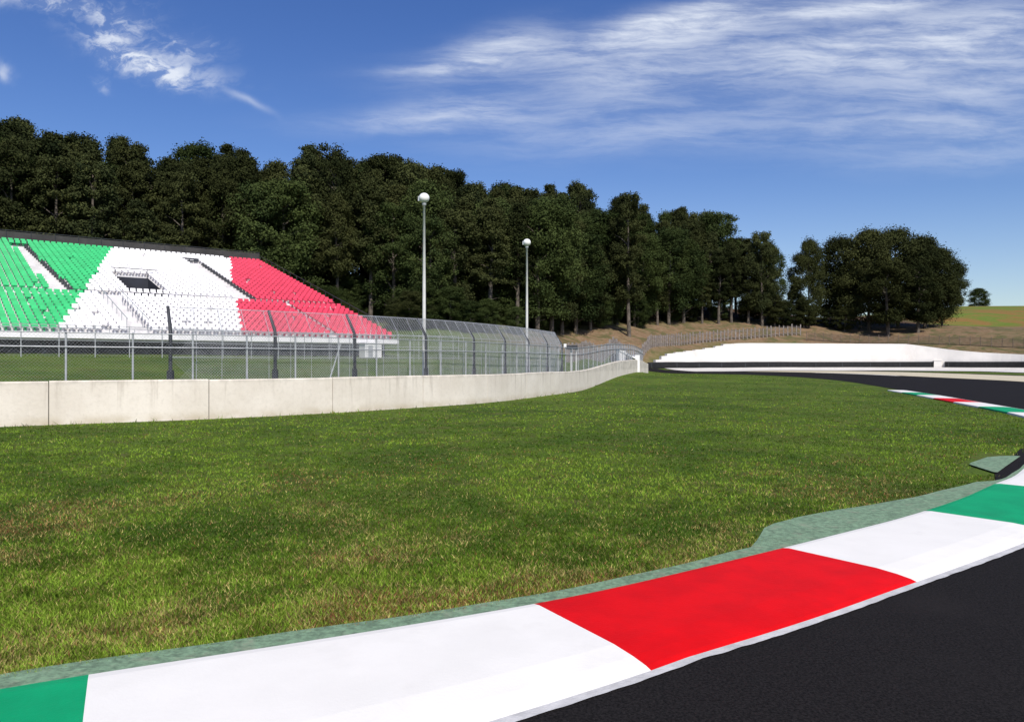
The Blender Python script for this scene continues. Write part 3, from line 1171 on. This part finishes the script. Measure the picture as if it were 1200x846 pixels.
# ------------------------------------------------------------------ lamp posts
def lamp(xp, ytop, d, label):
    b = Vector(((xp - CX) / FOC * d, d, 0))
    b.z = tz(b.x, b.y)
    H = EYE + (CY - ytop) / FOC * d - b.z
    o = empty('lamp_post', label, 'lamp post', b, 'lamp posts behind the wall')
    m_ = MB()
    m_.tube([(0, 0, -.1), (0, 0, .9), (0, 0, 1.0), (0, 0, H * .55), (0, 0, H - .30)], [.085, .085, .072, .062, .045], 12)
    m_.build('pole', M['pale_pole'], o, True)
    m_ = MB()
    m_.lathe((0, 0, 0), [(.11, -.1), (.11, .04), (.09, .06)], 14)
    m_.build('base_collar', M['grey_metal'], o)
    m_ = MB()
    m_.lathe((0, 0, H - .40), [(.055, 0), (.075, .03), (.085, .10), (.06, .12)], 14)
    m_.build('lamp_holder', M['grey_metal'], o)
    m_ = MB()
    R = .20
    m_.lathe((0, 0, H - .10), [(R * math.sin(a) + .002, -R * math.cos(a) * .95) for a in np.linspace(.35, math.pi - .05, 14)], 20)
    m_.build('globe', M['globe'], o, True)
    m_ = MB()
    m_.box((-.13, .03, H - .13), (.10, 0, 0), (0, .08, 0), (0, 0, .09))
    m_.build('lamp_bracket', M['grey_metal'], o)
    return o


lamp(497, 229, 29.2, 'nearer pale lamp post with white globe, rising beside the red end of the grandstand')
lamp(617.5, 282, 40.1, 'farther pale lamp post with white globe, right of the red seats')

# ------------------------------------------------------------------ marshal gate at the end of the wall
d_ = 70.0
gp = Vector(((735 - CX) / FOC * d_, d_, 0))
gp.z = tz(gp.x, gp.y)
gt = empty('marshal_shelter', 'little white shelter with sloping top and dark doorway at the concrete wall tip', 'shelter', gp, rz=rad(14))
pxm = d_ / FOC
zz = lambda y: EYE + (CY - y) / FOC * d_ - gp.z
m_ = MB()
m_.box((-8 * pxm, 0, zz(424)), (4.2 * pxm, 0, 0), (0, .35, 0), (0, 0, zz(411) - zz(424)))
m_.build('side_panel', M['hut'], gt)
m_ = MB()
m_.box((11 * pxm, 0, zz(426)), (2.8 * pxm, 0, 0), (0, .35, 0), (0, 0, zz(416) - zz(426)))
m_.build('side_panel', M['hut'], gt)
m_ = MB()
a, b = Vector((-12 * pxm, 0, zz(410.5))), Vector((9 * pxm, 0, zz(420)))
m_.box((a + b) / 2, (b - a) / 2, (0, .42, 0), (0, 0, .07))
m_.build('roof', M['hut'], gt)
m_ = MB()
m_.box((-.5 * pxm, .3, zz(426)), (2.6 * pxm, 0, 0), (0, .05, 0), (0, 0, zz(418) - zz(426)))
m_.build('doorway', M['dark'], gt)  # near-black panel paints the shade inside the opening
m_ = MB()
m_.box((3.5 * pxm, -.2, zz(433.5)), (1.6 * pxm, 0, 0), (0, .1, 0), (0, 0, 2.6 * pxm))
m_.build('block', M['hut'], gt)

# small dark equipment box on legs at the end of the catch fence
d_ = 52.0
ep = Vector(((670 - CX) / FOC * d_, d_, 0))
ep.z = tz(ep.x, ep.y)
eb = empty('equipment_box', 'small dark box with white end on two posts at the end of the catch fence', 'box', ep)
hz = EYE + (CY - 407) / FOC * d_ - ep.z
m_ = MB()
m_.box((0, 0, hz), (.36, 0, 0), (0, .25, 0), (0, 0, .13))
m_.build('housing', M['dark_metal'], eb)
m_ = MB()
m_.box((-.46, 0, hz + .10), (.09, 0, 0), (0, .2, 0), (0, 0, .14))
m_.build('end_panel', M['hut'], eb)
for x in (-.05, .30):
    m_ = MB()
    m_.tube([(x, 0, -.2), (x, 0, hz - .12)], .05, 6)
    m_.build('post', M['pale_pole'], eb)

# ------------------------------------------------------------------ far barrier
def bpt(xp):
    u = BL[:, 0] / BL[:, 1]
    return BS[np.argmin(np.abs(u - (xp - CX) / FOC))]


def bpos(s, off):
    return float(np.interp(s, BS, BL[:, 0]) + np.interp(s, BS, BN[:, 0]) * off), float(np.interp(s, BS, BL[:, 1]) + np.interp(s, BS, BN[:, 1]) * off)


bw = empty('barrier_wall', 'high white barrier wall with stepped top on the outside of the far corner', 'barrier', (0, 0, 0))
tops = [(752, 431), (762, 428), (768, 424), (775, 420), (783, 415), (792, 413.5), (806, 411.5), (818, 410), (830, 408), (842, 405.5), (856, 402.5), (868, 402), (1062, 403), (1068, 404),
        (1086, 406), (1100, 408), (1118, 410), (1150, 413), (1200, 415.5), (1400, 417)]
edges = [745, 755, 762, 769, 776, 783, 793, 804, 815, 826, 837, 848, 859] + list(range(878, 1050, 19)) + [1060, 1072, 1086, 1098, 1112, 1130, 1150, 1172, 1195, 1220, 1250, 1290, 1330]
for a, b in zip(edges[:-1], edges[1:]):
    sA, sB = bpt(a), bpt(b) - .004
    mid_ = (a + b) / 2
    yt = np.interp(mid_, [q_[0] for q_ in tops], [q_[1] for q_ in tops])
    if mid_ > 862:                                      # right part: the top slopes down smoothly
        ya_, yb_ = [np.interp(q0, [q_[0] for q_ in tops], [q_[1] for q_ in tops]) for q0 in (a, b)]
    else:
        ya_, yb_ = yt + .2, yt - .2
    zts = [EYE + (CY - yy_) / FOC * bpos(s_, 0)[1] for s_, yy_ in ((sA, ya_), ((sA + sB) / 2, (ya_ + yb_) / 2), (sB, yb_))]
    vs = []
    for s, zt in zip((sA, (sA + sB) / 2, sB), zts):
        for off, top in ((0, 0), (.02, 1), (-.6, 1), (-.62, 0)):
            px_, py_ = bpos(s, off)
            vs.append((px_, py_, zt if top else tz(px_, py_) - .3))
    m_ = MB()
    m_.add(vs, [(4 * i + j, 4 * i + (j + 1) % 4, 4 * i + 4 + (j + 1) % 4, 4 * i + 4 + j) for i in range(2) for j in range(4)] + [(3, 2, 1, 0), (8, 9, 10, 11)])
    m_.build('barrier_panel', M['barrier_white'], bw)


def belt(xa, xb, label):
    o = empty('rubber_barrier', label, 'tyre barrier', (0, 0, 0))
    sA, sB = bpt(xa), bpt(xb)
    n_ = max(4, int((sB - sA) / 1.5))
    vs = []
    prof = [(.04, -.2), (.34, -.2), (.40, .15), (.40, .80), (.34, .92), (.04, .92)]
    for s in np.linspace(sA, sB, n_):
        for off, h in prof:
            px_, py_ = bpos(s, off)
            vs.append((px_, py_, tz(px_, py_) + h))
    kp = len(prof)
    m_ = MB()
    m_.add(vs, [(i * kp + j, i * kp + (j + 1) % kp, (i + 1) * kp + (j + 1) % kp, (i + 1) * kp + j) for i in range(n_ - 1) for j in range(kp)]
           + [tuple(range(kp))[::-1], tuple((n_ - 1) * kp + j for j in range(kp))])
    m_.build('belt', M['rubber'], o)
    m_ = MB()                                        # clamping straps across the belt
    for s in np.linspace(sA + .5, sB - .5, max(3, int((sB - sA) / 4))):
        px_, py_ = bpos(s, .405)
        m_.box((px_, py_, tz(px_, py_) + .48), (.04, 0, 0), (0, .012, 0), (0, 0, .34))
    m_.build('strap', M['dark_metal'], o)
    return o


belt(757, 1094, 'long low black rubber barrier curving below the white barrier wall, left of the white gap')
belt(1107, 1370, 'short low black rubber barrier under the white wall, right of the white gap')
gpx, gpy = bpos(bpt(1100.5), .25)
gap = MB()
gz = tz(gpx, gpy)
gap.box((0, 0, .45), (.55, 0, 0), (0, .22, 0), (0, 0, .62), taper=.94)
gap.box((0, -.02, 1.10), (.60, 0, 0), (0, .25, 0), (0, 0, .04))
go = gap.build('gap_block', M['barrier_white'])
go.location = (gpx, gpy, gz)
go.rotation_euler = (0, 0, rad(-25))
tag(go, 'white block filling the gap between the two black rubber barriers', 'block')

# ------------------------------------------------------------------ fences on the bank
pf = empty('paling_fence', 'long pale grey paling fence climbing the dry bank below the wood', 'fence', (0, 0, 0))
pp = []
for xp, d in [q_[:2] for q_ in _pal]:
    X, Y = ud(xp, d)
    pp.append((X, Y))
pc, ps = spline(pp, .1)
tops_y = [(664, 408), (700, 402), (740, 397), (800, 389), (850, 386), (900, 382), (940, 379)]
npal = 96
for k, s in enumerate(np.linspace(0, ps[-1], npal)):
    x, y = float(np.interp(s, ps, pc[:, 0])), float(np.interp(s, ps, pc[:, 1]))
    z = tz(x, y)
    h = 2.0 + random.uniform(-.22, .2)
    m_ = MB()
    ln = random.uniform(-.06, .06)
    wdt = random.uniform(.07, .14)
    m_.box((x + ln / 2, y, z + h / 2 - .15), (wdt, 0, 0), (0, .03, 0), (ln / 2, 0, h / 2 + .15))
    m_.build('paling', M['wood'], pf)
m_ = MB()
for h in (.45, 1.55):
    m_.tube([(float(np.interp(s, ps, pc[:, 0])), float(np.interp(s, ps, pc[:, 1])) + .06, tz(float(np.interp(s, ps, pc[:, 0])), float(np.interp(s, ps, pc[:, 1]))) + h) for s in np.linspace(0, ps[-1], 40)], .045, 5)
m_.build('rail', M['wood'], pf)
f_, L_ = seg_path(pc)
V, F = chain_mesh(f_, .05, 1.85, .30, .013, None, (0, L_))
V[:, 2] += terr(V[:, 0], V[:, 1])
mesh_np('wire_mesh', V, F, M['wood'], pf)

nf = empty('netting_fence', 'low brown netting fence on the bank above the white barrier wall', 'fence', (0, 0, 0))
pp = [ud(x, d) for x, d in ((945, 142), (1000, 142), (1060, 139), (1120, 134), (1180, 128), (1240, 122), (1300, 117))]
pc2, ps2 = spline(pp, .1)
for s in np.linspace(0, ps2[-1], 30):
    x, y = float(np.interp(s, ps2, pc2[:, 0])), float(np.interp(s, ps2, pc2[:, 1]))
    z = tz(x, y)
    m_ = MB()
    m_.tube([(x, y, z - .3), (x + random.uniform(-.05, .05), y, z + 1.7)], .05, 6)
    m_.build('post', M['net'], nf)
f_, L_ = seg_path(pc2)
V, F = chain_mesh(f_, .05, 1.5, .19, .022, None, (0, L_))
V[:, 2] += terr(V[:, 0], V[:, 1])
mesh_np('netting', V, F, M['net'], nf)

# fallen pale trunk at the foot of the right-hand trees
a, b = ground_pt(958, 377), ground_pt(985, 386)
mid = (a + b) / 2
m_ = MB()
pts = [a + (b - a) * f + Vector((0, 0, .25 + .12 * math.sin(f * 5))) - mid for f in np.linspace(0, 1, 7)]
m_.tube(pts, [.34, .32, .30, .27, .25, .2, .14], 9)
m_.tube([pts[2], pts[2] + Vector((.3, -.4, .7))], [.10, .05], 6)
m_.tube([pts[4], pts[4] + Vector((-.5, -.1, .6))], [.08, .03], 6)
o = m_.build('fallen_trunk', M['log'])
o.location = mid
tag(o, 'pale fallen trunk lying on the bank at the foot of the round clump of trees', 'log')


# ------------------------------------------------------------------ trees
def tree_mesh(seed, H, crown_lo, rx, shape, n_clump, leaf, leaves, mleaf):
    """trunk with limbs, and a crown of many small leaf faces gathered in clumps"""
    rg = np.random.default_rng(seed)
    rd = random.Random(seed)
    m_ = MB()
    bend = rd.uniform(-.5, .5), rd.uniform(-.5, .5)
    tp = []
    for i in range(8):
        f = i / 7
        tp.append((bend[0] * f * f + .1 * math.sin(f * 5 + seed), bend[1] * f * f, H * .93 * f))
    m_.tube([(0, 0, -.6)] + tp, [.34] + [.30 * (1 - .85 * (i / 7)) + .02 for i in range(8)], 8)
    cl, cr = [], []
    for k in range(n_clump):
        f = rg.uniform(0, 1) ** .9
        z = H * (crown_lo + (1 - crown_lo) * f)
        if shape == 'pine':
            R = rx * (math.sin(math.pi * min(1, .12 + .80 * f)) ** .7) * (1 - .50 * f)
        elif shape == 'round':
            R = rx * math.sqrt(max(.03, 1 - (2 * f - .95) ** 2))
        else:
            R = rx * (math.sin(math.pi * (.10 + .82 * f)) ** .55)
        an = rg.uniform(0, 2 * math.pi)
        rr = R * math.sqrt(rg.uniform(.12, 1.0))
        cl.append((math.cos(an) * rr, math.sin(an) * rr, z))
        cr.append(rg.uniform(.42, 1.05) * (rx / 3.6))
    cl, cr = np.array(cl), np.array(cr)
    cl[:, 2] = np.minimum(cl[:, 2], H - cr * .6)
    for k in range(0, n_clump, max(1, n_clump // 16)):
        zt = max(H * crown_lo * .7, cl[k, 2] - rd.uniform(.8, 2.2))
        f = zt / (H * .93)
        p0 = Vector((bend[0] * f * f, bend[1] * f * f, zt))
        p2 = Vector(cl[k])
        m_.tube([p0, (p0 + p2) / 2 + Vector((0, 0, .25)), p2], [.09, .06, .025], 5)
    for k in range(5):                               # dead stubs on the bare stem
        zt = H * crown_lo * rd.uniform(.35, 1.0)
        an = rd.uniform(0, 6.28)
        m_.tube([(0, 0, zt), (math.cos(an) * 1.1, math.sin(an) * 1.1, zt + .3)], [.05, .015], 4)
    per = np.maximum(20, (leaves * cr ** 2 / (cr ** 2).sum())).astype(int)
    C = np.repeat(cl, per, axis=0)
    Rr = np.repeat(cr, per)
    n = len(C)
    d = rg.normal(size=(n, 3))
    d /= np.linalg.norm(d, axis=1)[:, None]
    rad_ = Rr * rg.uniform(.05, 1.0, n) ** .5 * rg.uniform(.7, 1.45, n)
    asp = np.repeat(rg.uniform(.75, 1.4, (len(cl), 3)), per, axis=0)
    P = C + d * rad_[:, None] * asp * np.array([1.15, 1.15, .85])
    nrm = d * .65 + rg.normal(size=(n, 3)) * .55 + np.array([0, 0, .30])
    nrm /= np.linalg.norm(nrm, axis=1)[:, None]
    a = np.cross(nrm, rg.normal(size=(n, 3)))
    a /= np.linalg.norm(a, axis=1)[:, None]
    b = np.cross(nrm, a)
    sz = leaf * rg.uniform(.55, 1.35, n)[:, None]
    q1, q2, q3, q4 = P - a * sz, P + b * sz * .55, P + a * sz, P - b * sz * .55
    V = np.stack([q1, q2, q3, q4], 1).reshape(-1, 3)
    F = np.arange(n * 4).reshape(n, 4)
    tn = np.clip(np.repeat(rg.uniform(0, .9, len(cl)), per) + rg.uniform(-.15, .2, n), 0, 1)
    tint = np.zeros((n * 4, 4))
    tint[:, 0] = np.repeat(tn, 4)
    tint[:, 3] = 1
    return m_, V, F, tint, mleaf


protos = []


def proto(kind, **k):
    m_, V, F, tint, ml = tree_mesh(**k)
    root = bpy.data.objects.new(kind, None)
    tr = m_.build('trunk', M['bark'], root, True)
    cr_ = mesh_np('crown', V, F, ml, root, col=tint)
    return dict(root=root, kids=[tr, cr_], H=k['H'], used=False, kind=kind)


D, G = M['leaf_dark'], M['leaf_green']
PINES = [proto('pine_tree', seed=1, H=18, crown_lo=.34, rx=2.9, shape='pine', n_clump=105, leaf=.14, leaves=25520, mleaf=D),
         proto('pine_tree', seed=2, H=18, crown_lo=.40, rx=3.3, shape='pine', n_clump=95, leaf=.14, leaves=24360, mleaf=D),
         proto('pine_tree', seed=3, H=18, crown_lo=.26, rx=2.7, shape='oval', n_clump=110, leaf=.14, leaves=26680, mleaf=D)]
LEAFY = [proto('leafy_tree', seed=4, H=16, crown_lo=.16, rx=3.9, shape='oval', n_clump=125, leaf=.14, leaves=32480, mleaf=G),
         proto('leafy_tree', seed=5, H=16, crown_lo=.20, rx=3.5, shape='oval', n_clump=115, leaf=.14, leaves=30160, mleaf=D),
         proto('leafy_tree', seed=6, H=16, crown_lo=.12, rx=4.2, shape='round', n_clump=135, leaf=.14, leaves=34800, mleaf=G)]
ROUND = [proto('round_tree', seed=8, H=17, crown_lo=.12, rx=6.2, shape='round', n_clump=190, leaf=.165, leaves=51040, mleaf=D),
         proto('round_tree', seed=9, H=17, crown_lo=.10, rx=5.6, shape='round', n_clump=110, leaf=.165, leaves=46400, mleaf=D)]


def plant(pr, x, y, H, label, group, cat='tree', wide=1.0, name=None, sink=0.0):
    """stand one tree: the first use takes the source itself, later ones copy it with its parts"""
    if not pr['used']:
        root, kids = pr['root'], pr['kids']
        pr['used'] = True
        COL.objects.link(root)
    else:
        root = pr['root'].copy()
        COL.objects.link(root)
        for c in pr['kids']:
            n_ = c.copy()
            COL.objects.link(n_)
            n_.parent = root
    k = H / pr['H']
    root.location = (x, y, tz(x, y) - sink)
    root.scale = (k * wide, k * wide, k)
    root.rotation_euler = (0, 0, random.uniform(0, 6.28))
    if name:
        root.name = name
    tag(root, label, cat, group)
    return root


SKYL = np.array([(-140, 150), (-60, 140), (0, 148), (22, 142), (60, 146), (85, 163), (110, 156), (140, 160), (170, 170), (190, 183), (206, 190), (225, 168), (255, 166), (290, 178), (312, 186), (345, 178),
                 (372, 180), (400, 187), (430, 190), (456, 186), (475, 192), (500, 204), (530, 204), (560, 226), (590, 222), (620, 226), (655, 221), (690, 226), (712, 236), (735, 231), (755, 256), (780, 256),
                 (800, 250), (825, 258), (850, 254), (880, 262), (905, 276), (920, 300)], float)


def sky_y(xp):
    return float(np.interp(xp, SKYL[:, 0], SKYL[:, 1]))


ZONES = [(95, 'behind the green seats'), (270, 'behind the white seats'), (400, 'behind the red seats'), (497, 'left of nearer lamp post'),
         (617, 'between the lamp posts'), (760, 'right of farther lamp post'), (2000, 'above the paling fence')]


def zone(xp):
    for a, n_ in ZONES:
        if xp < a:
            return n_


FC, FS = spline([(-112, 46), (-70, 73), (-31, 98.5), (0, 108.5), (16, 131), (30, 147), (51, 153)], .1)
FT, FN = normals(FC)
rows = [(0.0, 3.9, 'front'), (4.6, 4.1, 'second'), (9.5, 4.4, 'back'), (15.5, 5.2, 'back'), (23, 6.0, 'back'), (31, 6.0, 'back'), (40, 7.0, 'back')]
count = 0
for off, gap_, rname in rows:
    s = random.uniform(0, 2) + 8
    while s < FS[-1] + 1:
        jx = random.uniform(-1.0, 1.0)
        x = float(np.interp(s, FS, FC[:, 0]) - np.interp(s, FS, FN[:, 0]) * (off + jx))
        y = float(np.interp(s, FS, FC[:, 1]) - np.interp(s, FS, FN[:, 1]) * (off + jx))
        s += gap_ * random.uniform(.75, 1.3)
        xp = CX + FOC * x / y
        if xp < -110 or xp > 912:
            continue
        # height that reaches the skyline seen above this spot, less for the trees in front
        yt = sky_y(xp) + {'front': random.uniform(8, 70), 'second': random.uniform(4, 36), 'back': random.choice((random.uniform(-9, 3), random.uniform(4, 26), random.uniform(16, 44)))}[rname]
        zt = EYE + (CY - yt) / FOC * y
        H = min(26, max(6.5, zt - tz(x, y)))
        right = xp > 560
        green = random.random() < (.45 if right else (.40 if rname != 'back' and xp > 300 else .22))
        pr = random.choice(LEAFY) if green else random.choice(PINES)
        if rname == 'front' and right:
            pr = random.choice(LEAFY + [PINES[0]])
        kindw = 'bushy leafy tree' if pr in LEAFY else 'tall dark pine'
        where = {'front': 'at the front edge of the wood', 'second': 'inside the wood', 'back': 'on the skyline of the wood'}[rname]
        plant(pr, x, y, H, f'{kindw} {where}, {zone(xp)}', f'{kindw}s {where} {zone(xp)}', wide=random.uniform(.9, 1.15) * min(1.25, (18 / H) ** .5), sink=.1)
        count += 1
for xp, d, yt, pr in ((893, 150, 272, LEAFY[1]), (903, 153, 288, LEAFY[2])):
    x, y = ud(xp, d)
    plant(pr, x, y, EYE + (CY - yt) / FOC * d - tz(x, y), 'bushy leafy tree ending the wood beside the narrow gap of sky', 'leafy trees ending the wood beside the gap', wide=.78)
# named outliers of the skyline
x, y = ud(737, 126)
plant(PINES[2], x, y, EYE + (CY - 229) / FOC * y - tz(x, y), 'slim tree whose top stands clear above the skyline right of the farther lamp post', None, wide=.85)
# undergrowth along the edge of the wood
for k in range(100):
    s = random.uniform(8, FS[-1]) if k < 40 else random.uniform(float(np.interp(-30, FC[:, 0], FS)), float(np.interp(0, FC[:, 0], FS))) if k < 64 else random.uniform(float(np.interp(4, FC[:, 0], FS)), FS[-1])
    io = random.uniform(-1.5, 6) if k < 40 else random.uniform(-6.5, 0) if k < 64 else random.uniform(1, 6)
    x = float(np.interp(s, FS, FC[:, 0]) - np.interp(s, FS, FN[:, 0]) * io)
    y = float(np.interp(s, FS, FC[:, 1]) - np.interp(s, FS, FN[:, 1]) * io)
    xp = CX + FOC * x / y
    if -80 < xp < 905:
        plant(random.choice(LEAFY), x, y, random.uniform(3.0, 6.5), f'low dark bush at the foot of the wood, {zone(xp)}', f'low bushes in the wood {zone(xp)}', 'bush', wide=1.5, name='bush', sink=.4)

# round clump at the right
for xp, yt, d, pr, wd, lab in [(948, 283, 152, ROUND[1], .66, 'thin tree at the left edge of the round clump, sky showing below'),
                               (985, 280, 157, ROUND[0], .88, 'dark round tree second from the left in the clump'),
                               (1018, 272, 152, ROUND[1], .95, 'tall dark round tree left of the middle of the clump'),
                               (1052, 270, 156, ROUND[0], 1.0, 'tallest broad round tree in the middle of the clump'),
                               (1084, 279, 152, ROUND[1], .95, 'broad dark tree right of the middle of the clump, trunk showing'),
                               (1104, 297, 157, ROUND[0], .80, 'lower round tree at the right shoulder of the clump'),
                               (1040, 306, 146, LEAFY[1], 1.35, 'bushy lower tree standing in front of the clump'),
                               (1076, 312, 147, LEAFY[1], 1.35, 'bushy low tree with bare stem before the right half of the clump')]:
    x, y = ud(xp, d)
    z = tz(x, y)
    plant(pr, x, y, EYE + (CY - yt) / FOC * d - z, lab, 'trees of the round clump', wide=wd)
for xp, d, h in ((908, 150, 6.6), (918, 150, 5.6), (930, 152, 5.6), (942, 151, 6.0), (956, 155, 4.6), (972, 154, 4.2), (990, 151, 5.6)):
    x, y = ud(xp, d)
    plant(LEAFY[1], x, y, h, 'dark bush filling the dip between the wood and the round clump', 'bushes between the wood and the round clump', 'bush', wide=1.7, name='bush', sink=.5)
x, y = ud(1147, 222)
plant(LEAFY[2], x, y, EYE + (CY - 338) / FOC * 222 - tz(x, y) + 2.6, 'single small dark bush alone on the crest of the meadow hill', None, 'bush', wide=1.5, name='bush', sink=2.6)

# ------------------------------------------------------------------ grass
# blades over the infield, denser where the eye can tell them apart
NB = 330000
u = RNG.uniform(-.74, .74, NB)
dinv = RNG.uniform(1 / 95., 1 / 2.6, NB)
d = 1 / dinv
X, Y = u * d, d
# keep what lies between wall and kerb
iw = np.argmin((X[:, None] - WL[None, ::5, 0]) ** 2 + (Y[:, None] - WL[None, ::5, 1]) ** 2, axis=1) * 5
wall_side = (X - WL[iw, 0]) * WN[iw, 0] + (Y - WL[iw, 1]) * WN[iw, 1]
ik = np.argmin((X[:, None] - KB[None, ::4, 0]) ** 2 + (Y[:, None] - KB[None, ::4, 1]) ** 2, axis=1) * 4
ik = np.minimum(ik, len(KB) - 1)
kerb_side = (X - KB[ik, 0]) * KN[ik, 0] + (Y - KB[ik, 1]) * KN[ik, 1]
wfull = np.full(len(KS), .30)
wfull[s3] = np.where(keep, np.maximum(wid, np.interp(ss, [s_of(6.35, 10.05), s_of(6.9, 10.7), s_of(7.5, 11.4), s_of(9, 13)], [.10, .42, .92, .95])), np.interp(ss, [s_of(9, 13), s_of(9.4, 13.5)], [.95, .12]))
ok = (wall_side > .03) & (kerb_side < -wfull[ik] + .02 + RNG.uniform(-.02, .05, NB)) & (Y < 92)
X, Y, d = X[ok], Y[ok], d[ok]
wall_d = wall_side[ok]
n = len(X)


def vnoise(x, y, sc, seed):
    """smooth value noise"""
    rg = np.random.default_rng(seed)
    T = rg.uniform(0, 1, (128, 128))
    xs, ys = x * sc + 31.7, y * sc + 17.3
    xi, yi = np.floor(xs).astype(int), np.floor(ys).astype(int)
    fx, fy = xs - xi, ys - yi
    fx, fy = fx * fx * (3 - 2 * fx), fy * fy * (3 - 2 * fy)
    t = lambda a, b: T[a % 128, b % 128]
    return (t(xi, yi) * (1 - fx) + t(xi + 1, yi) * fx) * (1 - fy) + (t(xi, yi + 1) * (1 - fx) + t(xi + 1, yi + 1) * fx) * fy


pa = .42 * vnoise(X, Y, .35, 1) + .33 * vnoise(X, Y, .9, 2) + .25 * vnoise(X, Y, 2.4, 3)
pb = .6 * vnoise(X, Y, .55, 4) + .4 * vnoise(X, Y, 1.7, 5)
nearer = 1 - sstep(6, 15, d)
dryness = sstep(.56, .80, pb + .08 * nearer)
NBL = 3
pc_ = sstep(.30, .70, pa)
Vg = np.zeros((n, NBL, 3, 3), np.float32)
Cg = np.zeros((n, NBL, 3, 4), np.float32)
Zt = terr(X, Y)
wscale = np.maximum(.0048, d * .00055)
for k in range(NBL):
    an = RNG.uniform(0, 2 * math.pi, n)
    ox, oy = RNG.normal(0, .018, n) + RNG.normal(0, 1, n) * d * .0008, RNG.normal(0, .018, n) + RNG.normal(0, 1, n) * d * .002
    h = RNG.uniform(.010, .034, n) * (0.7 + .7 * pa) * (1 + .006 * d)
    h = np.where((wall_d < .22) & (RNG.uniform(0, 1, n) < .25), h * 3.2, h)
    lean = RNG.uniform(.2, 1.5, n)
    la = RNG.uniform(0, 2 * math.pi, n)
    bx, by = X + ox, Y + oy
    wx, wy = np.cos(an) * wscale, np.sin(an) * wscale
    Vg[:, k, 0] = np.stack([bx - wx, by - wy, Zt - .004], -1)
    Vg[:, k, 1] = np.stack([bx + wx, by + wy, Zt - .004], -1)
    Vg[:, k, 2] = np.stack([bx + np.cos(la) * h * lean, by + np.sin(la) * h * lean, Zt + h], -1)
    green = np.array([.050, .102, .010])[None] * (1 - pc_[:, None]) + np.array([.190, .288, .032])[None] * pc_[:, None]
    straw = np.array([.35, .29, .105])[None] * np.ones((n, 1))
    brown = np.array([.24, .11, .05])[None] * np.ones((n, 1))
    rr = RNG.uniform(0, 1, n)
    isdry = rr < (.03 + .12 * nearer + .42 * dryness * (.25 + .75 * nearer))
    isbr = isdry & (RNG.uniform(0, 1, n) < .15 + .4 * sstep(.62, .75, pb))
    c = np.where(isdry[:, None], straw, green)
    c = np.where(isbr[:, None], brown, c)
    c = c * (.45 + 1.2 * RNG.uniform(0, 1, n) ** 1.6)[:, None] * (.70 + .75 * vnoise(X, Y, 7.0, 9))[:, None]
    Cg[:, k, :, :3] = c[:, None, :]
    Cg[:, k, :, 3] = 1
o = mesh_np('grass', Vg.reshape(-1, 3), np.arange(n * NBL * 3).reshape(-1, 3), M['blade'], col=Cg.reshape(-1, 4), k=3)
tag(o, 'short mown grass with dry straw patches covering the infield', 'grass', kind='stuff')
print('trees', count, 'grass blades', n * NBL, 'seats', len(seats))
